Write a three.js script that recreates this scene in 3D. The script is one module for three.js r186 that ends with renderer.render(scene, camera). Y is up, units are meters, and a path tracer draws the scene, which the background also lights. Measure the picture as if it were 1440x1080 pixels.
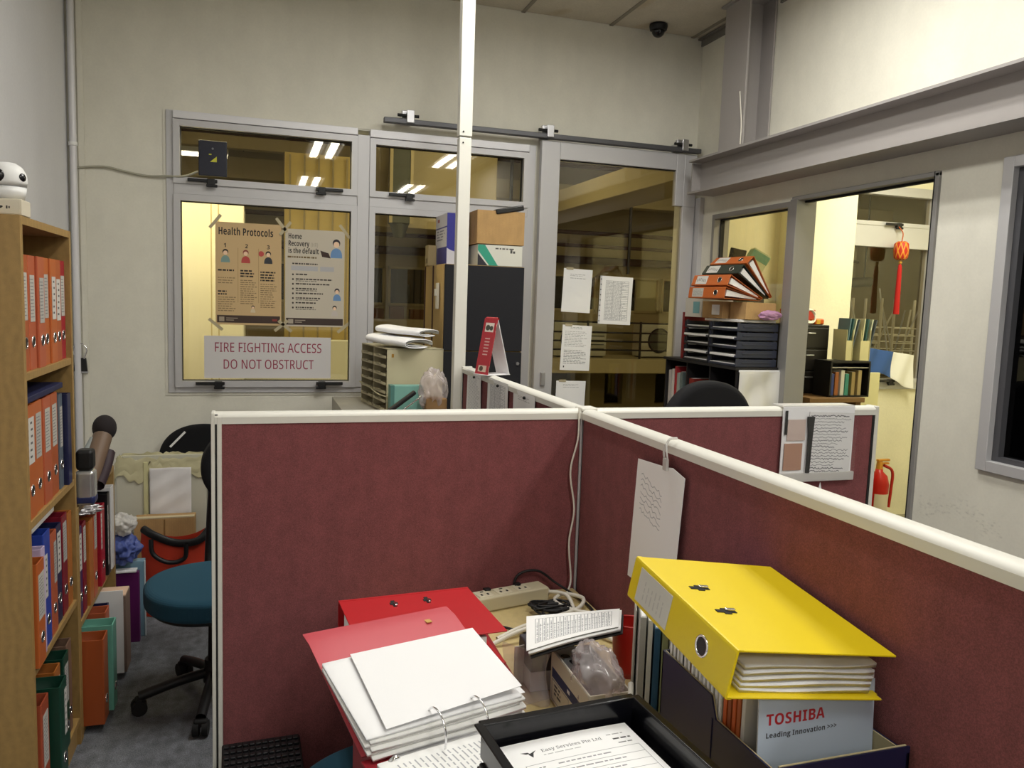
import * as THREE from 'three';
import { RoundedBoxGeometry } from 'three/addons/geometries/RoundedBoxGeometry.js';
import { mergeGeometries, mergeVertices, toCreasedNormals } from 'three/addons/utils/BufferGeometryUtils.js';
import { RectAreaLightUniformsLib } from 'three/addons/lights/RectAreaLightUniformsLib.js';
import { createNoise2D, createNoise3D } from 'simplex-noise';

// ---------------------------------------------------------------- camera, exposure, large lights
const scene = new THREE.Scene();
scene.background = new THREE.Color(0x000000);
const camera = new THREE.PerspectiveCamera(51.7, 1440 / 1080, 0.05, 60);
camera.position.set(0, 1.6, 0);
camera.rotation.order = 'YXZ';
camera.rotation.set(-5.91 * Math.PI / 180, -17.835 * Math.PI / 180, 1.93 * Math.PI / 180);
const renderer = new THREE.WebGLRenderer({ antialias: true });
renderer.toneMapping = THREE.LinearToneMapping;
renderer.toneMappingExposure = 1.0;
renderer.shadowMap.enabled = true;
RectAreaLightUniformsLib.init();
const OFFICE_LIGHT = 39, NEXT_LIGHT = 30, HALL_LIGHT = 11;
const COOL = new THREE.Color(1.0, 0.985, 0.94), WARM = new THREE.Color(1.0, 0.96, 0.72), HALLC = new THREE.Color(1.0, 0.93, 0.66);
function areaLight(x, y, z, w, d, intensity, color) {
  const l = new THREE.RectAreaLight(color, intensity, w, d);
  l.position.set(x, y, z); l.lookAt(x, y - 1, z); l.castShadow = true; scene.add(l); return l;
}

// ---------------------------------------------------------------- helpers
let seed = 7;
function rnd() { seed = (seed + 0x6d2b79f5) | 0; let t = Math.imul(seed ^ (seed >>> 15), 1 | seed); t = (t + Math.imul(t ^ (t >>> 7), 61 | t)) ^ t; return ((t ^ (t >>> 14)) >>> 0) / 4294967296; }
const rr = (a, b) => a + (b - a) * rnd();
const n2 = createNoise2D(rnd), n3 = createNoise3D(rnd);
const V = (x, y, z) => new THREE.Vector3(x, y, z);
const used = {};
function numbered(name) { const k = used[name] = (used[name] ?? -1) + 1; return k ? name + '_' + String(k).padStart(3, '0') : name; }
// texture coordinates in metres, from the side each face points to
function uvm(g, s = 1) {
  if (g.index) g = g.toNonIndexed();
  const p = g.attributes.position, n = g.attributes.normal, uv = new Float32Array(p.count * 2);
  for (let i = 0; i < p.count; i++) {
    const ax = Math.abs(n.getX(i)), ay = Math.abs(n.getY(i)), az = Math.abs(n.getZ(i));
    let u, v;
    if (ay >= ax && ay >= az) { u = p.getX(i); v = p.getZ(i); } else if (ax >= az) { u = p.getZ(i); v = p.getY(i); } else { u = p.getX(i); v = p.getY(i); }
    uv[2 * i] = u * s; uv[2 * i + 1] = v * s;
  }
  g.setAttribute('uv', new THREE.BufferAttribute(uv, 2));
  return g;
}
function clean(g) { g = g.index ? g.toNonIndexed() : g; for (const k of Object.keys(g.attributes)) if (!['position', 'normal', 'uv'].includes(k)) g.deleteAttribute(k); return g; }
function join(list) { return mergeGeometries(list.map(clean)); }
function bx(w, h, d, x = 0, y = 0, z = 0, r = 0) {          // box by its centre
  const g = r > 0 ? new RoundedBoxGeometry(w, h, d, 2, Math.min(r, w / 2.01, h / 2.01, d / 2.01)) : new THREE.BoxGeometry(w, h, d);
  g.translate(x, y, z); return uvm(g);
}
function bb(x0, x1, y0, y1, z0, z1, r = 0) { return bx(Math.abs(x1 - x0), Math.abs(y1 - y0), Math.abs(z1 - z0), (x0 + x1) / 2, (y0 + y1) / 2, (z0 + z1) / 2, r); }
function cyl(r0, r1, h, x = 0, y = 0, z = 0, seg = 20, axis = 'y') {
  const g = new THREE.CylinderGeometry(r0, r1, h, seg);
  if (axis === 'x') g.rotateZ(Math.PI / 2); if (axis === 'z') g.rotateX(Math.PI / 2);
  g.translate(x, y, z); return g;
}
function tube(pts, r, seg = 40, rad = 8, closed = false) { return new THREE.TubeGeometry(new THREE.CatmullRomCurve3(pts.map((p) => V(...p)), closed), seg, r, rad, closed); }
function lathe(pts, seg = 32) { return new THREE.LatheGeometry(pts.map((p) => new THREE.Vector2(p[0], p[1])), seg); }
function shapeOf(pts) { const s = new THREE.Shape(); pts.forEach((p, i) => (i ? s.lineTo(p[0], p[1]) : s.moveTo(p[0], p[1]))); s.closePath(); return s; }
function rectHole(x0, x1, y0, y1) { const h = new THREE.Path(); h.moveTo(x0, y0); h.lineTo(x0, y1); h.lineTo(x1, y1); h.lineTo(x1, y0); h.closePath(); return h; }
function extr(shape, depth, bevel = 0) {
  return uvm(new THREE.ExtrudeGeometry(shape, { depth, bevelEnabled: bevel > 0, bevelSize: bevel, bevelThickness: bevel, bevelOffset: -bevel, bevelSegments: 2, curveSegments: 12 }));
}
// a bent sheet: f(u, v) -> [x, y, z], with real thickness t along its normal; uv 0..1
function sheet(f, nu = 12, nv = 12, t = 0.0012) {
  const P = [], N = [], uv = [], idx = [], g = new THREE.BufferGeometry();
  const pt = (u, v) => V(...f(u, v)), e = 1e-3;
  for (const side of [1, -1]) for (let j = 0; j <= nv; j++) for (let i = 0; i <= nu; i++) {
    const u = i / nu, v = j / nv, p = pt(u, v);
    const du = pt(Math.min(1, u + e), v).sub(pt(Math.max(0, u - e), v)), dv = pt(u, Math.min(1, v + e)).sub(pt(u, Math.max(0, v - e)));
    const n = du.cross(dv).normalize();
    p.addScaledVector(n, side * t / 2); P.push(p.x, p.y, p.z); uv.push(u, v);
  }
  const S = (nu + 1) * (nv + 1), id = (i, j, s) => s * S + j * (nu + 1) + i;
  for (let j = 0; j < nv; j++) for (let i = 0; i < nu; i++) {
    const a = id(i, j, 0), b = id(i + 1, j, 0), c = id(i + 1, j + 1, 0), d = id(i, j + 1, 0);
    idx.push(a, b, c, a, c, d, a + S, c + S, b + S, a + S, d + S, c + S);
  }
  const rim = [];
  for (let i = 0; i < nu; i++) rim.push([id(i, 0, 0), id(i + 1, 0, 0)], [id(i + 1, nv, 0), id(i, nv, 0)]);
  for (let j = 0; j < nv; j++) rim.push([id(0, j + 1, 0), id(0, j, 0)], [id(nu, j, 0), id(nu, j + 1, 0)]);
  for (const [a, b] of rim) idx.push(a, a + S, b, b, a + S, b + S);
  g.setAttribute('position', new THREE.Float32BufferAttribute(P, 3)); g.setAttribute('uv', new THREE.Float32BufferAttribute(uv, 2)); g.setIndex(idx);
  g.computeVertexNormals();
  return g.toNonIndexed();
}
// a crumpled lump: a sphere pushed in and out by layered noise, smooth shaded
function crumple(r, sx, sy, sz, f, deep = 0.18, ridge = 0.13, floorY = -9) {
  let g = new THREE.IcosahedronGeometry(r, 14); g.deleteAttribute('normal'); g.deleteAttribute('uv'); g = mergeVertices(g, 1e-5); const p = g.attributes.position;
  for (let i = 0; i < p.count; i++) { const v = V(p.getX(i), p.getY(i), p.getZ(i)); const k = 1 + deep * n3(v.x * f, v.y * f, v.z * f) + ridge * (1 - 2 * Math.abs(n3(v.x * f * 1.3 + 5, v.y * f * 0.9, v.z * f * 1.3))) + ridge * 0.3 * (1 - 2 * Math.abs(n3(v.x * f * 2.6, v.y * f * 1.6 + 3, v.z * f * 2.6))); p.setXYZ(i, v.x * k * sx, Math.max(floorY, v.y * k * sy), v.z * k * sz); }
  g.computeVertexNormals(); g = g.toNonIndexed(); return uvm(g);
}
const flat = (w, h, t = 0.0012, bend = 0, ph = 0) => sheet((u, v) => [(u - 0.5) * w, (v - 0.5) * h, bend * Math.sin(ph + u * 3 + v * 2)], 8, 8, t);
function shade(o) { o.castShadow = true; o.receiveShadow = true; return o; }
function part(parent, name, g, m, label) {
  const o = shade(new THREE.Mesh(g, m)); o.name = name; parent.add(o); if (label) o.userData.label = label; return o;
}
function thing(name, label, category, pos = [0, 0, 0], turn = 0, group) {
  const o = new THREE.Group(); o.name = numbered(name); o.position.set(...pos); o.rotation.y = turn; o.userData = { label, category };
  if (group) o.userData.group = group; scene.add(o); return o;
}
function solo(name, g, m, label, category, pos = [0, 0, 0], turn = 0, group) {
  const o = shade(new THREE.Mesh(g, m)); o.name = numbered(name); o.position.set(...pos); o.rotation.y = turn; o.userData = { label, category };
  if (group) o.userData.group = group; scene.add(o); return o;
}
function struct(name, g, m, label, category) { const o = solo(name, g, m, label, category); o.userData.kind = 'structure'; return o; }
function structGroup(name, label, category) { const o = thing(name, label, category); o.userData.kind = 'structure'; return o; }
function copyOf(o, pos, turn, label) {
  const c = o.clone(); c.name = numbered(o.name.replace(/_\d{3}$/, '')); scene.add(c); if (pos) c.position.set(...pos); if (turn !== undefined) c.rotation.y = turn;
  if (label) c.userData.label = label; return c;
}

// ---------------------------------------------------------------- textures
function dataTex(size, f, srgb = true, rep = 1) {           // f(u, v) -> [r, g, b] 0..255
  const d = new Uint8Array(size * size * 4);
  for (let y = 0; y < size; y++) for (let x = 0; x < size; x++) { const c = f(x / size, y / size), i = 4 * (y * size + x); d[i] = c[0]; d[i + 1] = c[1]; d[i + 2] = c[2]; d[i + 3] = 255; }
  const t = new THREE.DataTexture(d, size, size); t.wrapS = t.wrapT = THREE.RepeatWrapping; t.magFilter = THREE.LinearFilter;
  if (srgb) t.colorSpace = THREE.SRGBColorSpace; t.repeat.set(rep, rep); t.needsUpdate = true; return t;
}
const TAU = Math.PI * 2;
const n4 = (u, v, s, o = 0) => { const a = u * TAU, b = v * TAU, r = s / TAU; return (n3(Math.cos(a) * r + o, Math.sin(a) * r, Math.cos(b) * r) + n3(Math.sin(b) * r + 7 + o, Math.cos(a) * r + 3, Math.sin(a) * r)) * 0.6; }; // tiles
const clamp = (x) => Math.max(0, Math.min(255, x));
const greyTex = (size, f, rep) => dataTex(size, (u, v) => { const k = clamp(f(u, v)); return [k, k, k]; }, false, rep);
const tint = (base, k) => base.map((c) => clamp(c * k));
const TX = {};
TX.fine = greyTex(256, (u, v) => 128 + rr(-90, 90) + 20 * n4(u, v, 12), 4);
TX.weave = greyTex(256, (u, v) => 128 + 55 * Math.sin(u * TAU * 64) * Math.sin(v * TAU * 64) + rr(-45, 45), 8);
TX.plaster = greyTex(256, (u, v) => 128 + 40 * n4(u, v, 6) + 30 * n4(u, v, 18) + rr(-14, 14), 0.9);
TX.soft = greyTex(128, (u, v) => 128 + 70 * n4(u, v, 5), 5);
TX.wall = dataTex(256, (u, v) => { const k = 1 + 0.018 * n4(u, v, 5) + 0.012 * n4(u, v, 17, 3) + rr(-0.008, 0.008); return tint([226, 223, 209], k); }, true, 0.55);
TX.wallCool = dataTex(256, (u, v) => { const k = 1 + 0.015 * n4(u, v, 5, 1) + rr(-0.008, 0.008); return tint([222, 222, 224], k); }, true, 0.6);
TX.cream = dataTex(256, (u, v) => { const k = 1 + 0.03 * n4(u, v, 6, 2) + rr(-0.012, 0.012); return tint([236, 231, 204], k); }, true, 0.5);
TX.tile = dataTex(256, (u, v) => { const s = Math.max(0, n4(u, v, 4, 5) - 0.35); const k = 1 + 0.02 * n4(u, v, 9) + rr(-0.03, 0.03); return [clamp(206 * k - 26 * s), clamp(198 * k - 40 * s), clamp(180 * k - 62 * s)]; }, true, 0.8);
TX.carpet = dataTex(512, (u, v) => { const k = 0.88 + rr(-0.3, 0.3) + 0.12 * n4(u, v, 9); return tint([128, 132, 138], k); }, true, 2.2);
TX.cloth = dataTex(256, (u, v) => { const k = 1 + rr(-0.14, 0.14) + 0.05 * n4(u, v, 7); return tint([130, 74, 75], k); }, true, 3);
TX.beech = dataTex(512, (u, v) => { const w = n4(u * 1, v, 3, 4) * 0.5; const g = Math.sin((u * 26 + w * 3) * TAU) * 0.5 + 0.5; const k = 0.95 + 0.05 * g + 0.04 * n4(u, v, 30) + rr(-0.03, 0.03); return tint([164, 132, 78], k); }, true, 1.6);
TX.desk = dataTex(512, (u, v) => { const w = n4(u, v, 3, 9) * 0.4; const g = n4(u * 1, v * 1, 40, 2); const k = 0.98 + 0.025 * n4(u, v, 4, 9) + 0.02 * g + rr(-0.02, 0.02); return tint([214, 194, 138], k); }, true, 1.3);
TX.card = dataTex(256, (u, v) => { const k = 1 + 0.05 * Math.sin(u * TAU * 60) * 0.4 + 0.04 * n4(u, v, 8) + rr(-0.03, 0.03); return tint([184, 148, 98], k); }, true, 2);
function canvasTex(w, h, draw) {
  const c = document.createElement('canvas'); c.width = w; c.height = h; draw(c.getContext('2d'), w, h);
  const t = new THREE.CanvasTexture(c); t.colorSpace = THREE.SRGBColorSpace; t.magFilter = THREE.LinearFilter; t.anisotropy = 4; return t;
}
function lines(x, X0, y0, w, n, pitch, col = '#555', th = 3) { x.fillStyle = col; for (let i = 0; i < n; i++) { let a = X0; const end = X0 + w * rr(0.7, 1); while (a < end) { const l = rr(8, 34); x.fillRect(a, y0 + i * pitch, Math.min(l, end - a), th); a += l + 6; } } }
function pageTex(kind) {
  return canvasTex(256, 362, (x, w, h) => {
    x.fillStyle = '#f4f4f2'; x.fillRect(0, 0, w, h);
    if (kind === 'dense') lines(x, 26, 30, 205, 26, 12, '#a9abb0', 3);
    if (kind === 'table') { x.strokeStyle = '#8a8c90'; x.lineWidth = 2; for (let i = 0; i < 22; i++) { x.strokeRect(34, 34 + i * 13.5, 190, 13.5); } x.strokeRect(34, 34, 60, 297); x.strokeRect(94, 34, 70, 297); lines(x, 40, 39, 175, 22, 13.5, '#8d9096', 3); }
    if (kind === 'form') { lines(x, 70, 16, 120, 2, 10, '#777', 3); lines(x, 24, 50, 200, 10, 13, '#888', 3); lines(x, 24, 200, 200, 9, 13, '#666', 4); x.fillStyle = '#333'; x.fillRect(26, 326, 9, 14); }
    if (kind === 'sparse') { lines(x, 60, 44, 150, 2, 12, '#aaa', 4); lines(x, 60, 76, 160, 1, 12, '#999', 4); }
    if (kind === 'plainlabel') { lines(x, 40, 60, 150, 3, 40, '#c9c9cc', 5); }
    if (kind === 'note') { x.strokeStyle = '#8d9096'; x.lineWidth = 1.4; for (let i = 0; i < 7; i++) { x.beginPath(); let px = 40, py = 60 + i * 16; x.moveTo(px, py); for (let k = 0; k < 14; k++) { px += 8; x.lineTo(px, py + rr(-6, 6) + k * 2.5); } x.stroke(); } }
  });
}
const PAGE = {}; for (const k of ['dense', 'table', 'form', 'sparse', 'note']) PAGE[k] = pageTex(k);

// ---------------------------------------------------------------- materials
const std = (color, roughness = 0.6, o = {}) => new THREE.MeshStandardMaterial({ color, roughness, ...o });
const M = {
  wall: std(0xffffff, 0.85, { map: TX.wall, bumpMap: TX.plaster, bumpScale: 0.0012 }),
  wallCool: std(0xffffff, 0.8, { map: TX.wallCool, bumpMap: TX.plaster, bumpScale: 0.001 }),
  cream: std(0xffffff, 0.85, { map: TX.cream }),
  tile: std(0xffffff, 0.95, { map: TX.tile, bumpMap: TX.fine, bumpScale: 0.001 }),
  carpet: std(0xffffff, 1, { map: TX.carpet, bumpMap: TX.fine, bumpScale: 0.004 }),
  cloth: std(0xffffff, 1, { map: TX.cloth, bumpMap: TX.weave, bumpScale: 0.0012 }),
  beech: std(0xffffff, 0.5, { map: TX.beech }),
  desk: std(0xffffff, 0.45, { map: TX.desk }),
  card: std(0xffffff, 0.85, { map: TX.card }),
  alu: std(0xc4c3c4, 0.42, { metalness: 0.2 }),
  aluDark: std(0x92908d, 0.45, { metalness: 0.2 }),
  aluWhite: std(0xe2e1e4, 0.4, { metalness: 0.1 }),
  cap: std(0xdedcd2, 0.45),
  track: std(0x5b5b5e, 0.45, { metalness: 0.5 }),
  steelPaint: std(0xa09b98, 0.5),
  steel: std(0xc9c9cc, 0.28, { metalness: 0.9 }),
  chrome: std(0xe6e6e8, 0.15, { metalness: 1 }),
  black: std(0x101012, 0.5),
  blackGloss: std(0x0d0d12, 0.18),
  blackCloth: std(0x0c0c10, 0.95, { bumpMap: TX.weave, bumpScale: 0.001 }),
  rubber: std(0x141414, 0.8),
  dark: std(0x1c1b1a, 0.8),
  gasket: std(0x121212, 0.7),
  white: std(0xeeeeec, 0.5),
  paper: std(0xf2f2f3, 0.85),
  paperEdge: std(0xecebe8, 0.9),
  cable: std(0xe4e0d2, 0.5),
  cableBlack: std(0x131314, 0.55),
  glass: new THREE.MeshPhysicalMaterial({ color: 0xf4f0e4, roughness: 0.02, transmission: 1, thickness: 0, ior: 1.5 }),
  glassFilm: new THREE.MeshPhysicalMaterial({ color: 0x202226, roughness: 0.02, transmission: 1, thickness: 0, ior: 1.5 }),
  glassBronze: new THREE.MeshPhysicalMaterial({ color: 0x6a5c44, roughness: 0.04, transmission: 1, thickness: 0, ior: 1.5 }),
  plastic: new THREE.MeshPhysicalMaterial({ color: 0xfaf8fa, roughness: 0.12, transmission: 0.9, thickness: 0, ior: 1.45 }),
  plasticBag: new THREE.MeshPhysicalMaterial({ color: 0xf6eff0, roughness: 0.14, transmission: 0.74, thickness: 0, ior: 1.45 }),
  plasticFog: new THREE.MeshPhysicalMaterial({ color: 0xe8e6e2, roughness: 0.35, transmission: 0.45, thickness: 0 }),
  tube: std(0xffffff, 0.5, { emissive: 0xfff8ea, emissiveIntensity: 6 }),
};
const paperMat = (k) => std(0xffffff, 0.85, { map: PAGE[k] });
const MP = {}; for (const k of Object.keys(PAGE)) MP[k] = paperMat(k);
const hue = {};
const col = (hex, rough = 0.45, o) => (hue[hex + '_' + rough] ??= std(hex, rough, o));
// ---------------------------------------------------------------- the room
const CEIL = 3.43, BACK = -5, LEFT = -1.0, RIGHT = 2.9, FRONT = 5;
struct('floor', bb(LEFT - 0.12, RIGHT + 0.1, -0.1, 0, BACK - 0.02, FRONT), M.carpet, 'grey speckled office carpet on the floor', 'floor');
{
  const c = structGroup('ceiling', 'suspended ceiling of stained beige mineral tiles', 'ceiling');
  part(c, 'slab', bb(LEFT - 0.12, RIGHT + 0.12, CEIL + 0.03, CEIL + 0.12, BACK - 0.12, FRONT + 0.12), M.tile);
  const xs = [LEFT, -0.84, -0.23, 0.38, 0.99, 1.6, 2.21, 2.82, RIGHT], zs = []; for (let z = BACK; z < FRONT + 0.1; z += 1.25) zs.push(z);
  const cache = {};
  for (let i = 0; i + 1 < xs.length; i++) for (let k = 0; k + 1 < zs.length; k++) {
    const w = xs[i + 1] - xs[i] - 0.012, d = zs[k + 1] - zs[k] - 0.012, key = w.toFixed(3);
    const t = part(c, 'ceiling_tile', cache[key] ??= bx(w, 0.016, d, 0, 0, 0, 0.003), M.tile); t.position.set((xs[i] + xs[i + 1]) / 2, CEIL + 0.012 + (k % 2) * 0.001, (zs[k] + zs[k + 1]) / 2);
  }
  for (let i = 1; i + 1 < xs.length; i++) part(c, 'grid_bar', bb(xs[i] - 0.012, xs[i] + 0.012, CEIL - 0.002, CEIL + 0.03, BACK, FRONT), std(0x8f8878, 0.6));
  for (let k = 1; k + 1 < zs.length; k++) part(c, 'grid_bar', bb(LEFT, RIGHT, CEIL - 0.001, CEIL + 0.03, zs[k] - 0.01, zs[k] + 0.01), std(0x8f8878, 0.6));
}
// back wall with its openings
const DOOR1 = [1.80, 2.815, 2.55];
{
  const s = shapeOf([[LEFT - 0.12, 0], [DOOR1[0], 0], [DOOR1[0], DOOR1[2]], [DOOR1[1], DOOR1[2]], [DOOR1[1], 0], [RIGHT + 0.1, 0], [RIGHT + 0.1, CEIL + 0.03], [LEFT - 0.12, CEIL + 0.03]]);
  s.holes.push(rectHole(-0.49, 1.705, 1.015, 2.605));
  const g = extr(s, 0.12); g.translate(0, 0, BACK - 0.12);
  struct('wall_back', g, M.wall, 'off-white back wall with aluminium windows and sliding door', 'wall');
}
struct('wall_left', bb(LEFT - 0.12, LEFT, 0, CEIL + 0.03, BACK, FRONT), M.wallCool, 'plain cool white wall behind the bookcase', 'wall');
struct('wall_front', bb(LEFT - 0.12, RIGHT + 0.1, 0, CEIL + 0.03, FRONT, FRONT + 0.12), M.wall, 'off-white wall opposite the sliding door', 'wall');
// right wall: window_2, door_2, window_3
{
  // drawn in (z, y)
  const s = shapeOf([[BACK, 0], [-3.865, 0], [-3.865, 2.235], [-2.875, 2.235], [-2.875, 0], [FRONT, 0], [FRONT, CEIL + 0.03], [BACK, CEIL + 0.03]]);
  s.holes.push(rectHole(-4.72, -3.9, 0.9, 2.215), rectHole(-2.53, -0.8, 0.975, 2.24));
  const g = extr(s, 0.1); g.rotateY(-Math.PI / 2); g.translate(RIGHT + 0.1, 0, 0);
  const w = struct('wall_right', uvm(g), M.wall, 'off-white side wall below and above the steel beam', 'wall');
  w.userData.label = 'off-white side wall with doorway behind the steel beam';
  const sc = canvasTex(128, 64, (x) => { x.fillStyle = '#000'; x.fillRect(0, 0, 128, 64); for (let i = 0; i < 420; i++) { const a = rr(8, 120), b = 32 + 18 * (rnd() + rnd() + rnd() - 1.5) + 8 * Math.sin(a * 0.07); x.fillStyle = 'rgba(255,255,255,' + rr(0.05, 0.3) + ')'; x.fillRect(a, b, rr(1, 5), rr(1, 3)); } });
  const q = part(w, 'scuff_mark', new THREE.PlaneGeometry(0.5, 0.2).rotateY(-Math.PI / 2).translate(RIGHT - 0.001, 0.76, -2.62), std(0x9b988c, 0.9, { alphaMap: sc, transparent: true, polygonOffset: true }), 'grey scuffs');
}


// steel beam and column on the right wall
{
  const h = (x0, x1, y0, y1, tf, tw) => shapeOf([[x0, y0], [x1, y0], [x1, y0 + tf], [(x0 + x1) / 2 + tw / 2, y0 + tf], [(x0 + x1) / 2 + tw / 2, y1 - tf], [x1, y1 - tf], [x1, y1], [x0, y1], [x0, y1 - tf], [(x0 + x1) / 2 - tw / 2, y1 - tf], [(x0 + x1) / 2 - tw / 2, y0 + tf], [x0, y0 + tf]]);
  const b = structGroup('steel_beam', 'grey painted steel beam running along the side wall', 'beam');
  const g = extr(h(2.7, 2.898, 2.345, 2.565, 0.013, 0.01), 9.6); g.translate(0, 0, -4.75);
  part(b, 'beam_section', g, M.steelPaint);
  part(b, 'end_plate', bb(2.73, 2.898, 2.36, 2.55, -4.762, -4.75), M.steelPaint);
  const c = structGroup('steel_column', 'grey painted steel column standing on the beam', 'column');
  const cg = extr(h(-0.125, 0.125, 0, 0.185, 0.012, 0.01), CEIL - 2.565); cg.rotateX(-Math.PI / 2); cg.rotateY(0);
  // flanges face the room
  cg.translate(0, 0, 0); cg.rotateY(Math.PI / 2); cg.translate(2.895, 2.565, -4.29);
  part(c, 'column_section', uvm(cg), M.steelPaint);
  part(c, 'gusset', (() => { const q = extr(shapeOf([[0, 0], [0.05, 0], [0.05, 0.28]]), 0.01); q.rotateY(Math.PI / 2); q.translate(2.74, 2.565, -4.415); return q; })(), M.steelPaint);
  part(c, 'head_plate', bb(2.69, 2.898, CEIL - 0.012, CEIL, -4.44, -4.14), M.steelPaint);
  const t = structGroup('trim_1', 'grey angle trim where ceiling meets the side wall', 'trim');
  part(t, 'angle', join([bb(2.862, 2.9, CEIL - 0.012, CEIL - 0.002, BACK, -4.45), bb(2.888, 2.9, CEIL - 0.05, CEIL - 0.012, BACK, -4.45), bb(2.862, 2.9, CEIL - 0.012, CEIL - 0.002, -4.13, FRONT), bb(2.888, 2.9, CEIL - 0.05, CEIL - 0.012, -4.13, FRONT)]), std(0x77736c, 0.6));
  solo('loose_wire', tube([[2.703, 2.57, -4.17], [2.70, 2.68, -4.165], [2.702, 2.80, -4.19], [2.706, 2.88, -4.21]], 0.004, 24, 6), M.cable, 'thin white wire hanging down the steel column', 'wire');
}
// ceiling lamps
for (const x of [0.76, 2.36]) for (const [z, where] of [[-2.8, 'above the red cubicle screens'], [0.1, 'over the middle of the office'], [3.05, 'near the wall opposite the sliding door']]) {
  const lx = x > 1 && z < -1 ? 1.98 : x, l = thing('ceiling_lamp', (x < 1 ? 'twin-tube fluorescent ceiling lamp on the bookcase side ' : 'twin-tube fluorescent ceiling lamp on the steel beam side ') + where, 'lamp', [lx, CEIL, z], 0, 'fluorescent ceiling lamps');
  part(l, 'housing', join([bx(0.4, 0.012, 1.24, 0, -0.008, 0), bx(0.012, 0.07, 1.24, -0.2, -0.036, 0), bx(0.012, 0.07, 1.24, 0.2, -0.036, 0), bx(0.4, 0.07, 0.012, 0, -0.036, -0.62), bx(0.4, 0.07, 0.012, 0, -0.036, 0.62)]), M.white);
  for (const s of [-0.095, 0.095]) part(l, 'tube', cyl(0.019, 0.019, 1.18, s, -0.04, 0, 14, 'z'), M.tube);
  part(l, 'divider', bx(0.02, 0.055, 1.2, 0, -0.036, 0), M.white);
  for (const s of [-0.095, 0.095]) areaLight(lx + s, CEIL - 0.064, z, 0.09, 1.18, OFFICE_LIGHT, COOL);
}
// black dome camera on the ceiling
{
  const d = thing('dome_camera', 'small black dome camera under the ceiling near the sliding door', 'camera', [2.485, CEIL, -4.86]);
  part(d, 'collar', lathe([[0.001, 0], [0.058, 0], [0.06, -0.012], [0.055, -0.035], [0.046, -0.04], [0.001, -0.04]]), M.black);
  part(d, 'dome', new THREE.SphereGeometry(0.043, 24, 12, 0, TAU, Math.PI / 2, Math.PI / 2).translate(0, -0.038, 0), M.blackGloss);
}

// ---------------------------------------------------------------- window_1 in the back wall
function rim(x0, x1, y0, y1, w, z0, z1) { const s = shapeOf([[x0, y0], [x1, y0], [x1, y1], [x0, y1]]); s.holes.push(rectHole(x0 + w, x1 - w, y0 + w, y1 - w)); const g = extr(s, z1 - z0); g.translate(0, 0, z0); return g; }
function handleGeo() { return join([bx(0.16, 0.019, 0.014, -0.02, 0.002, 0.02, 0.004), bx(0.045, 0.038, 0.032, 0.025, -0.004, 0.013, 0.006), bx(0.06, 0.015, 0.016, 0.03, -0.024, 0.02, 0.004)]); }
{
  const w = structGroup('window_1', 'aluminium window of four panes beside the sliding door', 'window');
  part(w, 'outer_frame', join([bb(-0.5, -0.462, 1.005, 2.615, -5.06, -4.985, 0.003), bb(1.667, 1.715, 1.005, 2.615, -5.06, -4.985, 0.003), bb(-0.462, 1.667, 1.005, 1.04, -5.06, -4.985, 0.003), bb(0.572, 0.645, 1.04, 2.575, -5.06, -4.975, 0.003)]), M.alu);
  part(w, 'head_rail', bb(-0.462, 0.572, 2.57, 2.612, -5.06, -4.97, 0.004), M.aluWhite);
  part(w, 'head_rail', bb(0.645, 1.667, 2.565, 2.612, -5.06, -4.97, 0.004), M.aluWhite);
  part(w, 'transom', bb(-0.462, 0.572, 2.15, 2.212, -5.06, -4.98, 0.004), M.alu);
  part(w, 'transom', bb(0.645, 1.667, 2.15, 2.212, -5.06, -4.98, 0.004), M.alu);
  for (const [x0, x1, y0, y1] of [[-0.462, 0.572, 2.21, 2.565], [-0.462, 0.572, 1.04, 2.15], [0.645, 1.667, 2.21, 2.56], [0.645, 1.667, 1.04, 2.15]]) {
    const sash = part(w, 'sash', rim(x0, x1, y0, y1, 0.036, -5.05, -4.968), M.alu);
    part(sash, 'gasket', rim(x0 + 0.033, x1 - 0.033, y0 + 0.033, y1 - 0.033, 0.007, -5.03, -5.0), M.gasket);
    part(sash, 'pane', bb(x0 + 0.03, x1 - 0.03, y0 + 0.03, y1 - 0.03, -5.021, -5.019), M.glass);
  }
  for (const [x, y] of [[-0.285, 2.228], [0.385, 2.228], [-0.25, 1.062], [0.395, 1.062], [0.86, 2.228]]) { const h = part(w, 'latch_handle', handleGeo(), M.black); h.position.set(x, y, -4.968); if (x > 0.3 && x < 0.5) { h.scale.x = -1; } }
}
// reveal line around the window
{ const s = rim(-0.515, 1.73, 0.99, 2.628, 0.016, -5.0, -4.994); const t = struct('trim_2', s, M.wall, 'plaster edge around the aluminium window', 'trim'); t.visible = true; }
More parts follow.
